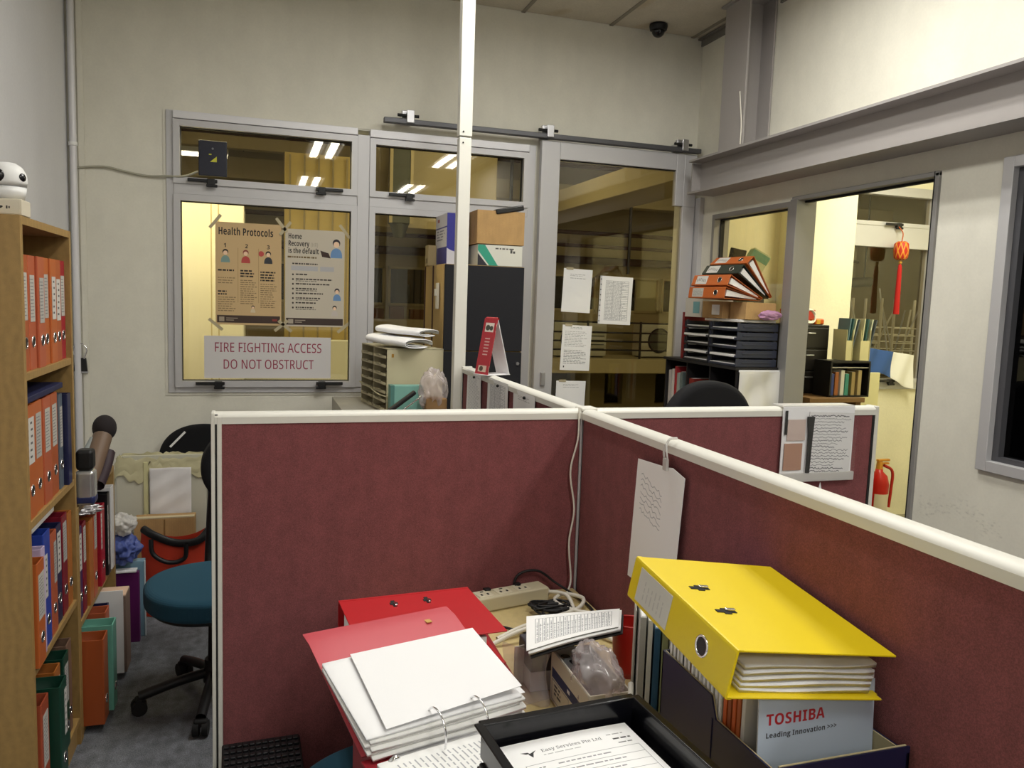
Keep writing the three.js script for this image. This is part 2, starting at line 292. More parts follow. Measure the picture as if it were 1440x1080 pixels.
// ---------------------------------------------------------------- sliding door
{
  const d = structGroup('door_1', 'tall aluminium framed glass sliding door hung from a rail', 'door');
  const x0 = 1.732, x1 = 2.862, y1 = 2.64, y0 = 0.03, z0 = -4.965, z1 = -4.92;
  part(d, 'stile', bb(x0, x0 + 0.128, y0, y1, z0, z1, 0.004), M.alu);
  part(d, 'stile', bb(x1 - 0.095, x1, y0, 2.29, z0, z1, 0.004), M.alu);
  part(d, 'stile', bb(x1 - 0.155, x1 - 0.095, 2.29, y1, z0, z1, 0.004), M.alu);
  part(d, 'corner_block', bb(x1 - 0.095, x1, 2.29, y1, z0, z1, 0.004), M.alu);
  part(d, 'top_rail', bb(x0 + 0.128, x1 - 0.155, 2.528, y1, z0, z1, 0.004), M.alu);
  part(d, 'bottom_rail', bb(x0 + 0.128, x1 - 0.095, y0, 0.2, z0, z1, 0.004), M.alu);
  part(d, 'pane', bb(x0 + 0.12, x1 - 0.09, 0.19, 2.535, -4.944, -4.941), M.glass);
  part(d, 'gasket', join([bb(x0 + 0.127, x0 + 0.132, 0.2, 2.53, -4.95, -4.935), bb(x0 + 0.128, x1 - 0.155, 2.523, 2.53, -4.95, -4.935)]), M.gasket);
  part(d, 'lock', bx(0.03, 0.09, 0.02, 1.79, 1.1, -4.91, 0.005), M.steel);
  const r = structGroup('trim_3', 'dark steel rail carrying the sliding door', 'rail');
  part(r, 'rail', bb(0.715, 2.87, 2.646, 2.676, -4.93, -4.885, 0.004), M.track);
  for (const x of [0.86, 1.76, 2.73]) { const b = part(r, 'bracket', join([bx(0.07, 0.05, 0.03, 0, 0.045, -0.015, 0.004), bx(0.045, 0.075, 0.012, 0.012, 0.03, 0.03, 0.003)]), M.steel); b.position.set(x, 2.66, -4.91); part(b, 'bolt', cyl(0.009, 0.009, 0.13, 0, 0.035, 0.02, 10, 'x'), M.dark); part(b, 'mount', bx(0.06, 0.05, 0.075, 0, 0.02, -0.05), M.steel); }
  const j = structGroup('trim_4', 'grey metal jamb between the sliding door and side wall', 'jamb');
  part(j, 'jamb', bb(2.866, 2.9, 0, 2.35, -4.99, -4.86, 0.003), M.alu);
}
// ---------------------------------------------------------------- right wall window, doorway and dark window
{
  const w = structGroup('window_2', 'fixed interior window behind the stack of letter trays', 'window');
  const fr = (z0, z1, y0, y1, t, mat, n) => part(w, n, join([bb(2.885, 3.0, y0, y1, z0, z0 + t), bb(2.885, 3.0, y0, y1, z1 - t, z1), bb(2.885, 3.0, y0, y0 + t, z0 + t, z1 - t), bb(2.885, 3.0, y1 - t, y1, z0 + t, z1 - t)]), mat);
  fr(-4.725, -3.895, 0.895, 2.222, 0.03, M.aluDark, 'frame');
  part(w, 'gasket', join([bb(2.93, 2.96, 0.925, 2.192, -4.695, -4.688), bb(2.93, 2.96, 2.185, 2.192, -4.688, -3.925)]), M.gasket);
  part(w, 'pane', bb(2.944, 2.946, 0.92, 2.195, -4.7, -3.92), M.glass);
  const d = structGroup('door_2', 'grey framed doorway into the yellow lit room', 'door');
  part(d, 'post', bb(2.875, 3.01, 0, 2.23, -3.895, -3.835, 0.003), M.aluDark);
  part(d, 'post', bb(2.885, 3.01, 0, 2.24, -2.888, -2.865, 0.003), M.aluDark);
  part(d, 'head', bb(2.885, 3.01, 2.222, 2.245, -3.895, -2.865, 0.003), M.aluDark);
  part(d, 'seal', join([bb(2.93, 2.95, 0, 2.222, -2.9, -2.888), bb(2.93, 2.95, 2.21, 2.222, -3.835, -2.9), bb(2.885, 2.892, 0, 2.245, -2.893, -2.888)]), M.gasket);
  const k = structGroup('window_3', 'dark window in a grey aluminium frame near the beam', 'window');
  part(k, 'frame', join([bb(2.88, 3.0, 0.965, 2.25, -2.54, -2.49, 0.003), bb(2.88, 3.0, 0.965, 2.25, -0.84, -0.79, 0.003), bb(2.88, 3.0, 0.965, 1.01, -2.49, -0.84, 0.003), bb(2.88, 3.0, 2.205, 2.25, -2.49, -0.84, 0.003)]), M.alu);
  part(k, 'inner_frame', join([bb(2.91, 2.97, 1.01, 2.205, -2.49, -2.46), bb(2.91, 2.97, 1.01, 1.03, -2.46, -0.84)]), std(0x4a4a4e, 0.5));
  part(k, 'pane', bb(2.94, 2.942, 1.0, 2.21, -2.5, -0.83), M.glassFilm, 'dark tinted glass');
}
// ---------------------------------------------------------------- factory hall behind the windows
const HM = { wall: std(0xb8a87c, 0.9), far: std(0xb8a87c, 0.9), concrete: std(0x7c776a, 0.9), roof: std(0x77736a, 0.85), pipe: std(0x4c2a1c, 0.6), pipeDark: std(0x2c2622, 0.7), beige: std(0xcdbd8e, 0.85), darkGlass: M.glassBronze, green: std(0x5d5f4e, 0.8) };
{
  struct('hall_floor', bb(-6, 9.5, -0.12, -0.02, -12.2, -5.12), HM.concrete, 'bare concrete floor of the hall behind the glass', 'floor');
  struct('hall_ceiling', bb(-6, 9.5, 4.3, 4.4, -12.2, -5.12), HM.roof, 'grey ceiling of the hall behind the glass', 'ceiling');
  // far wall with a strip of dark windows and a lower row of openings
  const s = shapeOf([[-6, -0.02], [9.5, -0.02], [9.5, 4.3], [-6, 4.3]]);
  for (let i = 0; i < 9; i++) s.holes.push(rectHole(-0.4 + i * 1.05, 0.6 + i * 1.05, 1.5, 2.03));
  for (let i = 0; i < 6; i++) s.holes.push(rectHole(3.3 + i * 0.86, 3.6 + i * 0.86, 0.1, 0.6));
  const g = extr(s, 0.15); g.translate(0, 0, -11.15);
  struct('hall_wall', g, HM.far, 'beige far wall of the hall with a strip of windows', 'wall');
  struct('hall_side_wall', bb(-6.1, -6, -0.02, 4.3, -12.2, -5.12), HM.far, 'beige end wall of the hall out past the bookcase', 'wall');
  struct('hall_end_wall', bb(9.5, 9.6, -0.02, 4.3, -12.2, -5.12), HM.far, 'beige end wall of the hall past the next room', 'wall');
  struct('hall_cover', bb(-6, 9.5, 4.25, 4.3, -12.2, -11.15), HM.roof, 'roof over the space behind the far hall wall', 'ceiling');
  struct('hall_backing', bb(-6, 9.5, -0.02, 4.3, -12.3, -12.2), HM.far, 'rear wall beyond the far hall windows', 'wall');
  struct('hall_front_wall', bb(-6, LEFT - 0.12, -0.02, 4.3, -5.12, -5.02), HM.wall, 'hall wall beyond the left end of the office', 'wall');
  struct('hall_upper_wall', bb(LEFT - 0.12, 5.5, CEIL + 0.03, 4.3, -5.12, -5.02), HM.wall, 'hall wall above the office windows', 'wall');
  struct('hall_front_panel', bb(5.5, 9.5, -0.02, 4.3, -5.12, -5.02), HM.wall, 'hall wall beyond the next room', 'wall');
  for (let i = 0; i < 9; i++) {
    const w = structGroup('window_' + (5 + i), 'dark hall window number ' + (i + 1) + ' of the strip counted from the column end', 'window'); w.position.set(0.1 + i * 1.05, 1.765, -11.0);
    part(w, 'frame', join([bx(0.03, 0.53, 0.05, -0.485, 0, 0), bx(0.03, 0.53, 0.05, 0.485, 0, 0), bx(0.02, 0.53, 0.04, 0.12, 0, 0), bx(1, 0.03, 0.05, 0, 0.25, 0), bx(1, 0.03, 0.05, 0, -0.25, 0)]), HM.beige);
    part(w, 'pane', bx(0.6, 0.5, 0.006, -0.18, 0, -0.03), HM.darkGlass); part(w, 'pane', bx(0.36, 0.5, 0.006, 0.3, 0, -0.03), (i === 5) ? std(0xd8cf96, 0.8) : HM.darkGlass);
  }
}
function hallThing(name, g, m, label, cat, group) { return solo(name, g, m, label, cat, [0, 0, 0], 0, group); }
struct('hall_column', bb(-0.66, -0.1, -0.02, 2.24, -6.72, -6.2, 0.01), std(0xf2eed8, 0.8), 'bright cream column close behind the window posters', 'column');
struct('hall_low_wall', bb(-0.1, 0.8, -0.02, 1.24, -6.7, -6.6, 0.01), std(0xe6e4cc, 0.8), 'pale low wall behind the fire fighting sign', 'wall');
for (const x of [-0.33, -0.28]) part(scene.getObjectByName('hall_column'), 'upright_joint', bb(x, x + 0.008, 0, 2.24, -6.202, -6.196), HM.beige);
struct('hall_partition', bb(0.22, 0.95, -0.02, 2.86, -7.62, -7.5, 0.005), std(0xe0c77c, 0.7), 'yellow panelled board behind the laptop poster', 'partition');
{ const hp = scene.getObjectByName('hall_partition'); for (let i = 0; i < 6; i++) part(hp, 'batten', bb(0.26 + i * 0.125, 0.275 + i * 0.125, 0, 2.84, -7.5, -7.485), HM.wall); }
struct('hall_bulkhead', bb(1.02, 2.34, 2.3, 4.3, -8.6, -8.0, 0.01), HM.beige, 'beige boxed bulkhead high behind the upper right pane', 'bulkhead');
{
  const d = thing('air_duct', 'grey vertical air duct in front of the beige bulkhead', 'duct', [1.31, 2.32, -7.85]);
  part(d, 'duct_body', bx(0.19, 1.98, 0.2, 0, 0.99, 0, 0.01), HM.green);
  part(d, 'corner_strip', bx(0.03, 1.98, 0.03, 0.1, 0.99, 0.1), HM.beige); part(d, 'corner_strip', bx(0.03, 1.98, 0.03, -0.1, 0.99, 0.1), HM.beige);
  part(d, 'hopper', join([cyl(0.1, 0.05, 0.14, 0, -0.06, 0, 4)]), HM.green);
}
struct('hall_beam', bb(3.02, 3.5, 2.565, 2.79, -11, -5.13, 0.01), HM.beige, 'long beige beam crossing above the hall behind the sliding door', 'beam');
struct('hall_beam', bb(-5.9, 9.4, 2.95, 3.2, -10.4, -10.15, 0.01), HM.beige, 'far beige cross beam under the hall ceiling', 'beam');
struct('hall_beam', bb(-5.9, 1.0, 3.0, 3.12, -8.5, -8.38, 0.01), HM.wall, 'slim cross beam seen through the upper left pane', 'beam');
for (const [y, z, r, l] of [[2.24, -10.85, 0.055, 'thick rust brown pipe along the far hall wall'], [2.42, -10.5, 0.025, 'thin brown pipe above the thick rust pipe'], [2.62, -10.7, 0.03, 'brown pipe under the far cross beam'], [3.35, -9.6, 0.03, 'dark pipe hung below the hall ceiling'], [3.55, -8.2, 0.025, 'slender dark pipe close to the hall ceiling']])
  hallThing('pipe', cyl(r, r, 15, 1.6, y, z, 12, 'x'), HM.pipe, l, 'pipe', 'hall pipes');
for (const [x, l] of [[0.3, 'upright dark conduit left of the yellow hall board'], [2.9, 'upright dark conduit behind the black cabinet'], [4.5, 'upright dark conduit right of the beige hall beam']]) hallThing('conduit', cyl(0.02, 0.02, 2.3, x, 3.15, -9.3, 10), HM.pipeDark, l, 'conduit', 'upright hall conduits');
{ const p = thing('drooping_pipe', 'drooping black pipe behind the red lantern', 'pipe'); part(p, 'pipe_run', tube([[5.6, 2.24, -9.2], [6.3, 2.2, -9.2], [6.7, 2.0, -9.2], [7.2, 1.98, -9.2], [8.2, 2.05, -9.2]], 0.07, 40, 10), HM.pipeDark); for (const [x, y] of [[5.7, 2.24], [8.1, 2.05]]) part(p, 'hanger', cyl(0.012, 0.012, 4.3 - y, x, (4.3 + y) / 2, -9.2, 8), HM.pipeDark); }
// parapet with boxes
struct('hall_parapet', bb(0.9, 3.4, -0.02, 1.33, -10.35, -10.2, 0.005), HM.beige, 'beige parapet wall below the strip of hall windows', 'parapet');
for (let i = 0; i < 5; i++) hallThing('small_carton', bb(1.35 + i * 0.26, 1.53 + i * 0.26, 1.331, 1.331 + 0.13 + 0.03 * (i % 2), -10.33, -10.21, 0.004), col(0x7a5030, 0.85), 'little brown carton in the row along the beige parapet', 'carton', 'cartons on the parapet');
struct('hall_ledge', bb(3.4, 9.4, 0.66, 0.86, -10.95, -10.0, 0.01), HM.beige, 'beige ledge below the air conditioner units', 'ledge');
{
  function acUnit(x, label) {
    const a = thing('air_conditioner', label, 'air conditioner', [x, 0.862, -10.45], 0, 'outdoor units on the ledge');
    part(a, 'casing', bx(0.8, 0.48, 0.3, 0, 0.25, 0, 0.02), std(0xdcd8c0, 0.6));
    part(a, 'fan_guard', new THREE.TorusGeometry(0.17, 0.012, 8, 28).translate(-0.12, 0.25, 0.155), HM.pipeDark);
    part(a, 'fan', cyl(0.16, 0.16, 0.01, -0.12, 0.25, 0.151, 24, 'z'), HM.green);
    for (let i = 0; i < 5; i++) part(a, 'grille_slat', bx(0.2, 0.012, 0.01, 0.26, 0.12 + i * 0.06, 0.152), HM.green);
    part(a, 'foot', bx(0.7, 0.012, 0.3, 0, 0.004, 0), HM.pipeDark);
  }
  acUnit(4.3, 'outdoor air conditioner behind the taped door papers'); acUnit(5.65, 'outdoor air conditioner at the right stile of the sliding door');
  const r = thing('railing', 'dark metal railing along the beige hall ledge', 'railing', [3.5, 0.862, -10.05]);
  for (const y of [0.12, 0.24, 0.36, 0.5]) part(r, 'rail', cyl(0.012, 0.012, 5.6, 2.8, y, 0, 8, 'x'), HM.pipeDark);
  for (let i = 0; i < 8; i++) part(r, 'post', cyl(0.016, 0.016, 0.52, i * 0.8, 0.26, 0, 8), HM.pipeDark);
}
// white wire racks outside the next room's window
for (const [x, l] of [[5.55, 'white wire rack crowded with metal behind the blue and white cloth'], [6.35, 'second white wire rack behind the red tassel']]) {
  const r = thing('wire_rack', l, 'rack', [x, -0.02, -6.6], 0, 'wire racks in the hall'), W = std(0xd8d4c4, 0.5);
  for (const sx of [-0.32, 0.32]) for (const sz of [-0.2, 0.2]) part(r, 'post', cyl(0.014, 0.014, 1.78, sx, 0.89, sz, 8), W);
  for (let i = 0; i < 8; i++) for (const q of [0.2, -0.2]) part(r, 'wire', cyl(0.007, 0.007, 0.64, 0, 0.96 + i * 0.075, q, 6, 'x'), W);
  for (let i = 0; i < 3; i++) part(r, 'shelf', bx(0.64, 0.012, 0.4, 0, 0.35 + i * 0.42, 0), HM.green);
  for (let i = 0; i < 9; i++) { const a = [rr(-0.3, 0.3), 1.2, rr(-0.15, 0.15)], b = [a[0] + rr(-0.16, 0.16), rr(1.55, 1.9), rr(-0.15, 0.15)]; part(r, 'metal_rod', new THREE.TubeGeometry(new THREE.LineCurve3(V(...a), V(...b)), 1, 0.009, 6), i % 2 ? W : M.steel); }
}
// hall lamps
function hallLamp(x, y, z, k, label, len = 1.2) {
  const l = thing('hall_lamp', label, 'lamp', [x, y, z], 0, 'hall lamps');
  part(l, 'housing', bx(len, 0.05, 0.16, 0, 0.03, 0, 0.008), M.white); part(l, 'tube', cyl(0.018, 0.018, len * 0.95, 0, -0.015, 0, 12, 'x'), M.tube);
  part(l, 'hanger', join([cyl(0.006, 0.006, Math.max(0.1, 4.3 - y - 0.05), -0.4, (4.3 - y) / 2 + 0.03, 0, 6), cyl(0.006, 0.006, Math.max(0.1, 4.3 - y - 0.05), 0.4, (4.3 - y) / 2 + 0.03, 0, 6)]), HM.pipeDark);
  areaLight(x, y - 0.04, z, len, 0.16, k, HALLC);
}
hallLamp(-0.4, 2.95, -5.42, HALL_LIGHT * 6, 'fluorescent lamp lighting the bright cream column', 1.2);
hallLamp(1.8, 3.5, -6.9, HALL_LIGHT * 1.9, 'fluorescent lamp above the hall behind the black cabinet');
hallLamp(4.6, 3.5, -8.6, HALL_LIGHT * 1.4, 'fluorescent lamp over the hall ledge');
hallLamp(6.4, 3.3, -6.2, HALL_LIGHT * 4, 'fluorescent lamp over the white wire racks');
hallLamp(-0.55, 3.02, -9.0, HALL_LIGHT * 2, 'small lit fluorescent lamp seen in the upper left pane', 0.5);

// ---------------------------------------------------------------- the yellow lit room beyond the doorway
{
  struct('next_floor', bb(3.0, 5.5, -0.1, 0, -5.0, -2.7), std(0x8f8a74, 0.7), 'plain floor of the yellow lit room', 'floor');
  struct('next_ceiling', bb(3.0, 5.5, 2.95, 3.05, -5.12, -2.7), M.tile, 'ceiling of the yellow lit room', 'ceiling');
  const s = shapeOf([[3.0, -0.02], [5.5, -0.02], [5.5, CEIL + 0.03], [3.0, CEIL + 0.03]]); s.holes.push(rectHole(4.17, 5.06, 1.03, 2.56));
  const g = extr(s, 0.12); g.translate(0, 0, -5.12); struct('next_wall_back', g, M.cream, 'cream wall under the window of the yellow lit room', 'wall');
  struct('dark_room_side', bb(5.5, 5.6, 0, 3.05, -2.6, 0), M.wall, 'side wall of the unlit room behind the dark window', 'wall');
  struct('next_wall_side', bb(5.5, 5.6, 0, 3.05, -5.12, -2.6), M.cream, 'cream end wall of the yellow lit room', 'wall');
  struct('next_wall_front', bb(3.0, 5.5, 0, 3.05, -2.7, -2.65), M.cream, 'cream wall between the yellow room and the dark room', 'wall');
  struct('dark_room_lining', bb(3.0, 5.5, 0, 3.05, -2.65, -2.6), M.wall, 'dark lining wall of the unlit room', 'wall');
  struct('next_pier', bb(3.62, 4.17, 0, 2.95, -5.0, -4.86), M.cream, 'bright cream pier left of the lantern window', 'pier');
  struct('dark_room_floor', bb(3.0, 5.5, -0.1, 0, -2.6, 0), M.wall, 'floor of the unlit room behind the dark window', 'floor');
  struct('dark_room_ceiling', bb(3.0, 5.5, 2.95, 3.05, -2.6, 0), M.wall, 'ceiling of the unlit room behind the dark window', 'ceiling');
  struct('dark_room_wall', bb(3.0, 5.5, 0, 3.05, 0, 0.1), M.wall, 'end wall of the unlit room behind the dark window', 'wall');
  const w = structGroup('window_4', 'cream lit aluminium window with the red lantern', 'window');
  part(w, 'frame', join([bb(4.16, 4.2, 1.02, 2.57, -5.06, -4.98), bb(5.02, 5.07, 1.02, 2.57, -5.06, -4.98), bb(4.2, 5.02, 1.02, 1.07, -5.06, -4.98), bb(4.2, 5.02, 2.53, 2.57, -5.06, -4.98), bb(4.2, 5.02, 2.14, 2.27, -5.06, -4.975)]), M.alu);
  for (const [y0, y1] of [[1.07, 2.14], [2.27, 2.53]]) { const sh = part(w, 'sash', rim(4.2, 5.02, y0, y1, 0.03, -5.05, -4.97), M.alu); part(sh, 'pane', bb(4.22, 5.0, y0 + 0.02, y1 - 0.02, -5.021, -5.019), M.glass); }
  for (const [x, y] of [[4.62, 2.28], [4.66, 1.085]]) { const h = part(w, 'latch_handle', handleGeo(), M.black); h.position.set(x, y, -4.968); }
  const l = thing('ceiling_lamp', 'fluorescent ceiling lamp inside the yellow lit room', 'lamp', [4.3, 2.95, -3.75], 0, 'fluorescent ceiling lamps');
  part(l, 'housing', bx(0.4, 0.03, 1.24, 0, -0.016, 0), M.white); for (const q of [-0.09, 0.09]) part(l, 'tube', cyl(0.019, 0.019, 1.15, q, -0.05, 0, 12, 'z'), M.tube);
  areaLight(4.3, 2.87, -3.75, 0.36, 1.2, NEXT_LIGHT, WARM);
}
// red lantern with a tassel on the window latch
{
  const l = thing('paper_lantern', 'small red and gold lantern with a long red tassel on the window latch', 'lantern', [4.635, 2.265, -4.9]);
  part(l, 'string', tube([[0, 0, -0.04], [0.004, -0.05, 0], [0, -0.11, 0]], 0.004, 12, 6), col(0xb4541c, 0.7));
  const t = canvasTex(128, 64, (x) => { x.fillStyle = '#b3200f'; x.fillRect(0, 0, 128, 64); x.strokeStyle = '#d8902c'; x.lineWidth = 3; for (let i = -4; i < 12; i++) { x.beginPath(); x.moveTo(i * 14, 0); x.lineTo(i * 14 + 40, 64); x.stroke(); x.beginPath(); x.moveTo(i * 14 + 40, 0); x.lineTo(i * 14, 64); x.stroke(); } });
  part(l, 'lantern_body', lathe([[0.001, -0.11], [0.03, -0.112], [0.052, -0.13], [0.056, -0.185], [0.05, -0.235], [0.03, -0.25], [0.001, -0.25]], 20), std(0xffffff, 0.6, { map: t }));
  part(l, 'bead', new THREE.SphereGeometry(0.014, 12, 8).translate(0, -0.268, 0), col(0xd8a040, 0.4));
  part(l, 'tassel', lathe([[0.001, -0.275], [0.012, -0.29], [0.016, -0.33], [0.022, -0.66], [0.001, -0.662]], 14), col(0xb41410, 0.8));
}
{ // cloth over the sill
  const t = canvasTex(128, 64, (x) => { x.fillStyle = '#f1f0ea'; x.fillRect(0, 0, 128, 64); x.fillStyle = '#3c5d9c'; x.fillRect(0, 0, 68, 64); });
  solo('hanging_cloth', sheet((u, v) => [4.42 + u * 0.46, 1.345 - u * 0.055 - v * (0.22 - 0.04 * Math.sin(u * 5)) , -4.93 + 0.012 * Math.sin(u * 17 + v * 3)], 28, 8, 0.003), std(0xffffff, 0.9, { map: t }), 'blue and white cloth hung at the lantern window', 'cloth');
}
{ // fire extinguisher
  const e = thing('fire_extinguisher', 'red fire extinguisher with yellow head against the cream wall', 'fire extinguisher', [4.43, 0, -4.72]);
  part(e, 'cylinder', lathe([[0.001, 0], [0.07, 0.0], [0.075, 0.015], [0.075, 0.34], [0.06, 0.4], [0.028, 0.43], [0.026, 0.45], [0.001, 0.45]], 24), col(0xb81510, 0.3));
  part(e, 'valve', join([cyl(0.022, 0.026, 0.06, 0, 0.475, 0, 12), bx(0.11, 0.016, 0.025, 0.03, 0.515, 0, 0.004), bx(0.1, 0.014, 0.025, 0.03, 0.49, 0, 0.004)]), col(0xc98a2c, 0.4));
  part(e, 'hose', tube([[0.02, 0.48, 0.02], [0.09, 0.44, 0.03], [0.095, 0.3, 0.03], [0.085, 0.16, 0.03]], 0.011, 24, 8), col(0xb02010, 0.5));
  part(e, 'label_plate', (() => { const g = new THREE.CylinderGeometry(0.0765, 0.0765, 0.14, 20, 1, true, -1, 1.6); g.translate(0, 0.2, 0); return g; })(), col(0xd8cdb8, 0.6));
}
// ---------------------------------------------------------------- cubicle screens
const H = 1.285;
function screen(label, len, alongX, pos, opt = {}) {                // origin at the start, runs +x (or -z)
  const s = thing('partition_screen', label, 'partition', pos, alongX ? 0 : Math.PI / 2, 'red cubicle screens');
  part(s, 'fabric_panel', bx(len, H - 0.05, 0.042, len / 2, 0.03 + (H - 0.06) / 2, 0, 0.006), M.cloth);
  const c = new THREE.Shape(); c.moveTo(-0.026, 0); c.lineTo(0.026, 0); c.lineTo(0.026, 0.018); c.quadraticCurveTo(0.02, 0.03, 0, 0.03); c.quadraticCurveTo(-0.02, 0.03, -0.026, 0.018); c.closePath();
  const g = extr(c, len); g.rotateY(Math.PI / 2); g.translate(0, H - 0.03, 0);
  part(s, 'top_cap', g, M.cap, 'cream metal capping');
  part(s, 'base_rail', bx(len, 0.04, 0.05, len / 2, 0.02, 0), M.alu);
  if (opt.end0) { part(s, 'end_post', join([bx(0.01, H, 0.05, -0.004, H / 2, 0, 0.003), bx(0.012, H - 0.02, 0.054, 0.012, H / 2, 0, 0.003)]), M.cap); part(s, 'post_groove', bx(0.008, H - 0.01, 0.046, 0.004, H / 2, 0), M.dark); }
  if (opt.end1) { part(s, 'end_post', join([bx(0.016, H, 0.05, len + 0.006, H / 2, 0, 0.003)]), M.cap); part(s, 'post_groove', bx(0.01, H - 0.04, 0.047, len - 0.006, H / 2, 0), M.dark); }
  return s;
}
screen('maroon cubicle screen between the teal chair aisle and the desk', 1.04, true, [-0.11, 0, -2.218], { end0: true });
screen('maroon cubicle screen with the transparent document pocket', 1.045, true, [0.98, 0, -2.218], { end1: true });
screen('maroon cubicle screen carrying the red tent calendar', 1.43, false, [0.955, 0, -2.245], { end1: true });
{ const s = screen('long maroon cubicle screen behind the yellow binder', 2.2, false, [0.955, 0, 0.01]); }
{
  const p = thing('junction_post', 'grey aluminium post where the four cubicle screens meet', 'post', [0.955, 0, -2.218]);
  part(p, 'post_body', bx(0.036, H - 0.012, 0.036, 0, (H - 0.012) / 2, 0, 0.006), M.alu);
  for (const [sx, sz] of [[-1, 1], [-1, -1], [1, 1], [1, -1]]) part(p, 'flange', bx(0.007, H - 0.03, 0.007, sx * 0.0235, (H - 0.03) / 2, sz * 0.0235, 0.002), M.alu);
  part(p, 'post_cap', bx(0.054, 0.012, 0.054, 0, H - 0.002, 0, 0.005), M.cap);
}
{ // service pole
  const p = thing('service_pole', 'tall cream cable pole rising from the screen end to the ceiling', 'pole', [0.925, 0, -3.735]);
  part(p, 'lower_pole', bx(0.058, 2.36, 0.05, 0, 1.18, 0, 0.004), M.cap);
  part(p, 'upper_pole', bx(0.062, CEIL - 2.365, 0.054, 0, 2.365 + (CEIL - 2.365) / 2, 0, 0.004), M.cap);
  part(p, 'joint_screw', cyl(0.004, 0.004, 0.004, -0.012, 2.385, 0.028, 8, 'z'), M.dark);
  part(p, 'joint_screw', cyl(0.004, 0.004, 0.004, -0.012, 2.335, 0.026, 8, 'z'), M.dark);
}
// loose cable down the junction
solo('white_cable', tube([[0.92, H + 0.006, -2.19], [0.915, 1.2, -2.178], [0.895, 1.1, -2.178], [0.912, 0.98, -2.178], [0.9, 0.88, -2.178], [0.905, 0.76, -2.165], [0.88, 0.738, -2.13]], 0.003, 60, 6), M.cable, 'thin white cable dropping down the screen corner to the desk', 'cable');

// ---------------------------------------------------------------- desk
const DY = 0.73;
{
  const d = thing('desk', 'pale wood desk cluttered with binders and cables', 'desk', [0, 0, 0]);
  part(d, 'desktop', bb(0.245, 0.925, DY - 0.025, DY, -2.19, -0.25, 0.004), M.desk);
  part(d, 'side_panel', bb(0.27, 0.9, 0, DY - 0.026, -0.30, -0.275), M.desk);
  part(d, 'leg', bb(0.86, 0.9, 0, DY - 0.026, -2.17, -2.13), M.black); part(d, 'leg', bb(0.27, 0.31, 0, DY - 0.026, -2.17, -2.13), M.black);
}
// ---------------------------------------------------------------- lever arch files
const labelTex = [0, 1, 2].map((k) => canvasTex(96, 192, (x) => { x.fillStyle = ['#bdbab2', '#cfccc6', '#b3b0aa'][k]; x.fillRect(0, 0, 96, 192); if (k !== 1) lines(x, 12, 16, 72, 12, 14, '#6b6b70', 4); else { x.fillStyle = '#555'; for (let i = 0; i < 6; i++) x.fillRect(30 + 8 * Math.sin(i), 18 + i * 28, 34, 9); } }));
labelTex.push(canvasTex(96, 192, (x) => { x.fillStyle = '#c9c7bc'; x.fillRect(0, 0, 96, 192); lines(x, 16, 40, 60, 6, 22, '#b4b2aa', 5); }));
const labelMat = labelTex.map((t) => std(0xffffff, 0.6, { map: t }));
const C = { orange: 0xbb6028, orange2: 0xae5426, orangeRed: 0xb65a38, amber: 0xb0682c, red: 0xa3142a, maroon: 0x7c1226, navy: 0x1c2047, blue: 0x2340a0, lilac: 0xc7b4d4, green: 0x0f4030, teal: 0x6fb3a0, greyBlue: 0x59646f, purple: 0x3b2058, brown: 0x7c6150, yellow: 0xe3b21c };
const fileCache = {};
